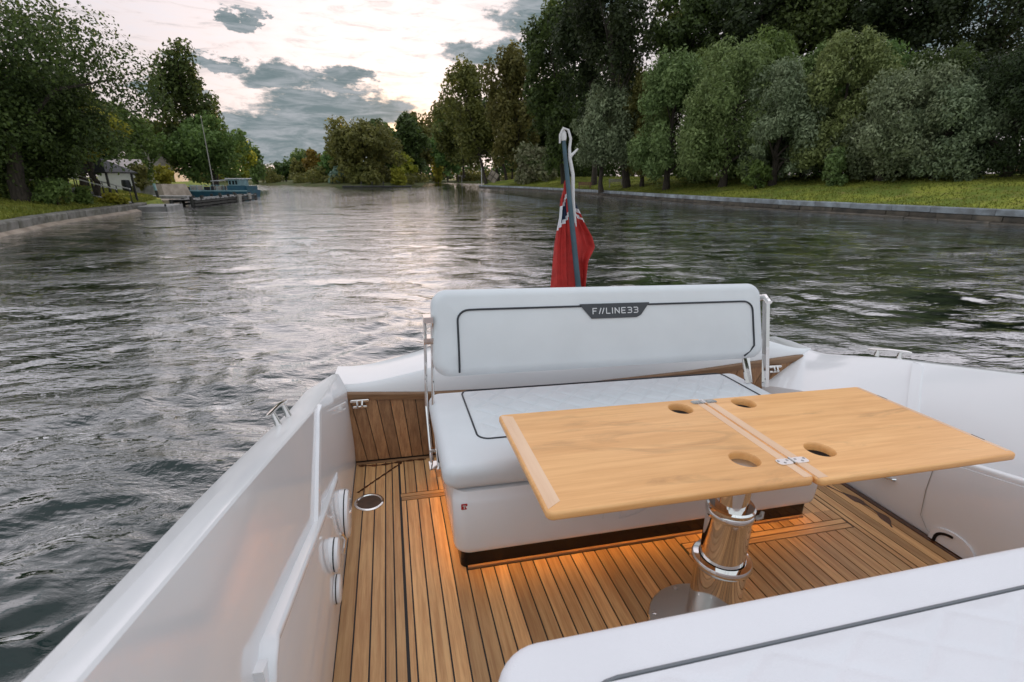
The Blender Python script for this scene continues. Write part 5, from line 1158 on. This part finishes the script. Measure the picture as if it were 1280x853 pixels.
# barrel and marker post
bz = gz(-35.8, 49.2, 'L')
br_ = thing('black_barrel', 'black barrel standing on the grass behind the landing', 'barrel', (-37.4, 50.2, .9)); zb = gz(-37.4, 50.2, 'L')
k = MB(); k.lathe([(.02, zb - .1), (.33, zb - .1), (.36, zb + .15), (.37, zb + .5), (.36, zb + .85), (.33, zb + 1.1), (.05, zb + 1.12)], (-37.4, 50.2, 0), 20); k.build('drum', barrelm, br_, True, 40)
for zz in (.3, .7):
    k = MB(); k.lathe([(.34, zb + zz - .03), (.385, zb + zz - .02), (.385, zb + zz + .02), (.34, zb + zz + .03)], (-37.4, 50.2, 0), 20); k.build('hoop', iron, br_, True)
mp_ = thing('marker_post', 'short white topped dark post leaning at the water edge', 'post', (-31.6, 46.0, .3))
k = MB(); k.tube([(-31.6, 46.0, -.2), (-31.75, 46.0, 1.0)], .11, 10); k.build('shaft', darktimber, mp_, True); k = MB(); k.tube([(-31.75, 46.0, 1.0), (-31.82, 46.0, 1.6)], .12, 10); k.build('cap', bluelight, mp_, True)
# pale houses half hidden by the trees
def house(x0, y0, w, dpt, z0_, hw, hr, label, wallm, roofm, yaw=0, nwin=3, name='house'):
    o = thing(name, label, 'house', (x0, y0, z0_)); R_ = Matrix.Translation((x0, y0, z0_)) @ Matrix.Rotation(yaw, 4, 'Z')
    def tr_(k): k.v = [tuple(R_ @ Vector(v)) for v in k.v]; return k
    k = MB(); k.box((-w / 2, -dpt / 2, -.5), (w / 2, dpt / 2, hw)); k.prism([(-w / 2, hw), (w / 2, hw), (0, hw + hr)], -dpt / 2 + .002, dpt / 2 - .002, 1); tr_(k).build('wall', wallm, o)
    e = .35
    for s in (-1, 1):
        k = MB(); sl = hr / (w / 2); a = (s * (w / 2 + e), hw - sl * e); b_ = (0, hw + hr)
        k.hexa([(a[0], -dpt / 2 - e, a[1] + .02), (b_[0], -dpt / 2 - e, b_[1] + .02), (b_[0], dpt / 2 + e, b_[1] + .02), (a[0], dpt / 2 + e, a[1] + .02)], [(a[0], -dpt / 2 - e, a[1] + .16), (b_[0], -dpt / 2 - e, b_[1] + .16), (b_[0], dpt / 2 + e, b_[1] + .16), (a[0], dpt / 2 + e, a[1] + .16)]); tr_(k).build('roof', roofm, o)
    for i in range(nwin):
        u = -w / 2 + w * (i + .5) / nwin
        k = MB(); k.box((u - .45, -dpt / 2 - .04, hw * .35), (u + .45, -dpt / 2 + .05, hw * .8)); f_ = tr_(k).build('window', whitep, o)
        k = MB(); k.box((u - .37, -dpt / 2 - .05, hw * .39), (u + .37, -dpt / 2 - .038, hw * .76)); tr_(k).build('pane', glassm, f_)
    return o
house(-50.5, 75, 5.0, 8, 2.1, 1.5, 2.6, 'steep pale pinkish gabled house seen between trees left of the poplar', pinkroof, pinkroof, rad(20), 3)
house(-41.5, 55, 4.0, 3.6, 1.4, 1.5, .9, 'small white hut behind the dark roofed shelter', whitep, pinkroof, rad(-50), 2, 'hut')
house(-44, 44, 5, 11, 2.0, 2.2, .7, 'long low pale building behind the trunks of the left trees', pinkroof, whitep, rad(70), 4, 'low_building')
# mast pole
mt = thing('tall_pole', 'tall thin pale pole standing before the poplars on the left', 'pole', (-36.9, 64, .5))
k = MB(); k.tube([(-36.9, 64, -.2), (-36.92, 64, 5), (-36.95, 64, 9.0)], [.065, .055, .035], 8); k.build('shaft', benchpale, mt, True); k = MB(); k.tube([(-36.95, 64, 9.0), (-36.95, 64, 9.1)], [.05, .03], 8); k.build('cap', whitep, mt)

# blue workboat
wb = thing('blue_workboat', 'blue open workboat with pale wheelhouse moored at the jetty on the left', 'boat', (-34.5, 61, 0))
BX = Matrix.Translation((-35.0, 61.0, 0)) @ Matrix.Rotation(rad(-4), 4, 'Z')
def wbp(k, name, m, par=None, sm=False): k.v = [tuple(BX @ Vector(v)) for v in k.v]; return k.build(name, m, par or wb, sm, 35)
k = MB(); rings = []
for t_ in np.linspace(0, 1, 14):
    X = lerp(-5.6, 4.6, t_); hw_ = 1.45 * min(1, (t_ / .22) ** .6 + .08); sh_ = .72 + .35 * max(0, .25 - t_) / .25
    rings.append([Vector((X, -hw_, sh_)), Vector((X, -hw_ - .04, sh_ - .12)), Vector((X, -hw_ * .94, .3)), Vector((X, -hw_ * .7, -.35)), Vector((X, hw_ * .7, -.35)), Vector((X, hw_ * .94, .3)), Vector((X, hw_ + .04, sh_ - .12)), Vector((X, hw_, sh_))])
k.loft(rings, True); wbp(k, 'hull', bluep, None, True)
k = MB(); rings = []
for t_ in np.linspace(0, 1, 14):
    X = lerp(-5.62, 4.62, t_); hw_ = 1.45 * min(1, (t_ / .22) ** .6 + .08); sh_ = .72 + .35 * max(0, .25 - t_) / .25
    rings.append([Vector((X, -hw_ - .07, sh_ - .1)), Vector((X, -hw_ - .07, sh_ + .015)), Vector((X, -hw_ + .12, sh_ + .015)), Vector((X, -hw_ + .12, sh_ - .1))])
k.loft(rings, True); wbp(k, 'gunwale_rail', bluelight)
k = MB(); k.box((2.35, -1.05, .7), (3.5, 1.05, 1.95)); wh = wbp(k, 'wheelhouse', bluelight)
for X in (2.55, 2.95, 3.3):
    k = MB(); k.box((X - .13, -1.07, 1.35), (X + .13, -1.045, 1.78)); wbp(k, 'window', glassm, wh)
k = MB(); k.box((2.1, -1.2, 1.955), (3.9, 1.2, 2.06)); wbp(k, 'wheelhouse_roof', whitep, wh)
k = MB(); k.hexa([(.2, -1.0, 1.72), (2.3, -1.0, 1.86), (2.3, 1.0, 1.86), (.2, 1.0, 1.72)], [(.2, -1.0, 1.77), (2.3, -1.0, 1.93), (2.3, 1.0, 1.93), (.2, 1.0, 1.77)]); wbp(k, 'canopy', whitep)
k = MB(); k.box((2.2, -1.25, .73), (4.3, -1.12, 1.25)); k.build; wbp(k, 'bulwark', bluep)
k = MB(); k.box((3.6, -1.1, .74), (4.5, 1.1, 1.2)); wbp(k, 'stern_locker', bluep)
for X in np.linspace(-4.6, 1.9, 9):
    k = MB(); k.tube([(X, -1.33, .72), (X, -1.33, 1.28)], .03, 6); wbp(k, 'rail_post', bluelight)
k = MB(); k.tube([(-4.6, -1.33, 1.28), (1.9, -1.33, 1.28)], .03, 6); wbp(k, 'guard_rail', bluelight)
for X in (3.75, 4.4):
    k = MB(); k.tube([(X, -1.0, 1.2), (X, -1.0, 2.05)], .035, 6); wbp(k, 'roof_post', bluelight)
for X, w_, h_ in ((-3.4, .5, .35), (-2.1, .8, .5), (-.6, .6, .4), (.9, .7, .45)):
    k = MB(); rbox(k, X - w_ / 2, X + w_ / 2, -.9, .2, .6, .72 + h_, .05, .04, 3); wbp(k, 'cargo_box', benchpale if h_ > .42 else barrelm)

# right bank furniture
def bench_seat(x, y, yaw, label, m):
    z_ = gz(x, y, 'R'); o = thing('park_bench', label, 'bench', (x, y, z_)); R_ = Matrix.Translation((x, y, z_)) @ Matrix.Rotation(yaw, 4, 'Z')
    def put(k, nm, mm): k.v = [tuple(R_ @ Vector(v)) for v in k.v]; k.build(nm, mm, o)
    for i in range(4): k = MB(); k.box((-.9, -.25 + i * .13, .42), (.9, -.14 + i * .13, .46)); put(k, 'seat_slat', m)
    for i in range(3): k = MB(); k.box((-.9, .27 + i * .03, .56 + i * .15), (.9, .31 + i * .03, .67 + i * .15)); put(k, 'back_slat', m)
    for s in (-.75, .75):
        k = MB(); k.box((s - .05, -.24, -.15), (s + .05, -.14, .42)); put(k, 'leg', m); k = MB(); k.hexa([(s - .05, .16, -.15), (s + .05, .16, -.15), (s + .05, .26, -.15), (s - .05, .26, -.15)], [(s - .05, .30, 1.0), (s + .05, .30, 1.0), (s + .05, .38, 1.0), (s - .05, .38, 1.0)]); put(k, 'leg', m)
    return o
bench_seat(9.9, 70.5, rad(-12), 'reddish wooden bench on the lawn left of the thick tree trunk', benchred)
bench_seat(13.3, 66.5, rad(-12), 'pale wooden bench between two dark tree trunks on the lawn', benchpale)
fn = thing('iron_fence', 'dark iron railing fence behind the lawn shrubs on the right', 'fence', (26, 38, 2))
k2 = MB(); rl = MB(); prev = None
for s in np.arange(24, 78, .32):
    q_, n_, _ = along(QUAY, NR, s); q_ = q_ + n_ * 15.0; k2.box((q_[0] - .02, q_[1] - .02, 2.1), (q_[0] + .02, q_[1] + .02, 3.2))
    if prev is not None:
        for zz in (2.35, 3.05): rl.bar((*prev, zz), (*q_, zz), .03, .04)
    prev = q_
tag(k2.build('picket', iron, fn), kind='stuff'); rl.build('rail', iron, fn)
lp = thing('lattice_board', 'pale square lattice board tilted against the leaning trunks', 'board', (-4.2, 116.0, .8)); zb = gz(-4.2, 116.0, 'R')
LB = Matrix.Translation((-4.2, 116.0, zb + 1.35)) @ Matrix.Rotation(rad(-15), 4, 'Z') @ Matrix.Rotation(rad(33), 4, 'Y')
def lpb(k, nm, m): k.v = [tuple(LB @ Vector(v)) for v in k.v]; k.build(nm, m, lp)
k = MB(); k.box((-1.1, -.03, -1.1), (1.1, .03, 1.1)); lpb(k, 'panel', palestone)
for i in (-1, 0, 1):
    k = MB(); k.box((i * 1.0 - .05, -.08, -1.12), (i * 1.0 + .05, -.032, 1.12)); lpb(k, 'batten', darktimber)
k = MB(); k.box((-1.12, -.085, -.05), (1.12, -.082 + .045, .05)); lpb(k, 'batten', darktimber)
po = thing('white_post', 'slim white post at the far corner of the quay', 'post', (-6.6, 113, .6)); k = MB(); k.tube([(-6.6, 113, .4), (-6.6, 113, 4.0)], .07, 8); k.build('shaft', whitep, po); k = MB(); k.tube([(-6.6, 113, 4.0), (-6.6, 113, 4.12)], [.1, .05], 8); k.build('cap', whitep, po)
rf = thing('log_raft', 'low dark log raft moored in front of the big rounded tree', 'raft', (-35, 129, 0))
for i in range(7):
    k = MB(); k.tube([(-42 + i * 2.4, 128.2 + .3 * (i % 2), .12), (-39.2 + i * 2.4, 127.6 + .3 * (i % 2), .14)], .22, 7); k.build('log', darktimber, rf)
for X in (-37.5, -34.8, -32):
    k = MB(); k.tube([(X, 128.6, -.3), (X + .1, 128.6, 1.3)], .13, 7); k.build('pile', darktimber, rf)
tp_ = thing('mooring_post', 'thin mooring post with a cross bar in the inlet', 'post', (-14.5, 150, 0)); k = MB(); k.tube([(-14.5, 150, -.3), (-14.5, 150, 2.6)], .1, 6); k.build('shaft', benchpale, tp_); k = MB(); k.box((-15.6, 149.9, 2.6), (-13.4, 150.1, 2.78)); k.build('cross_bar', benchpale, tp_)
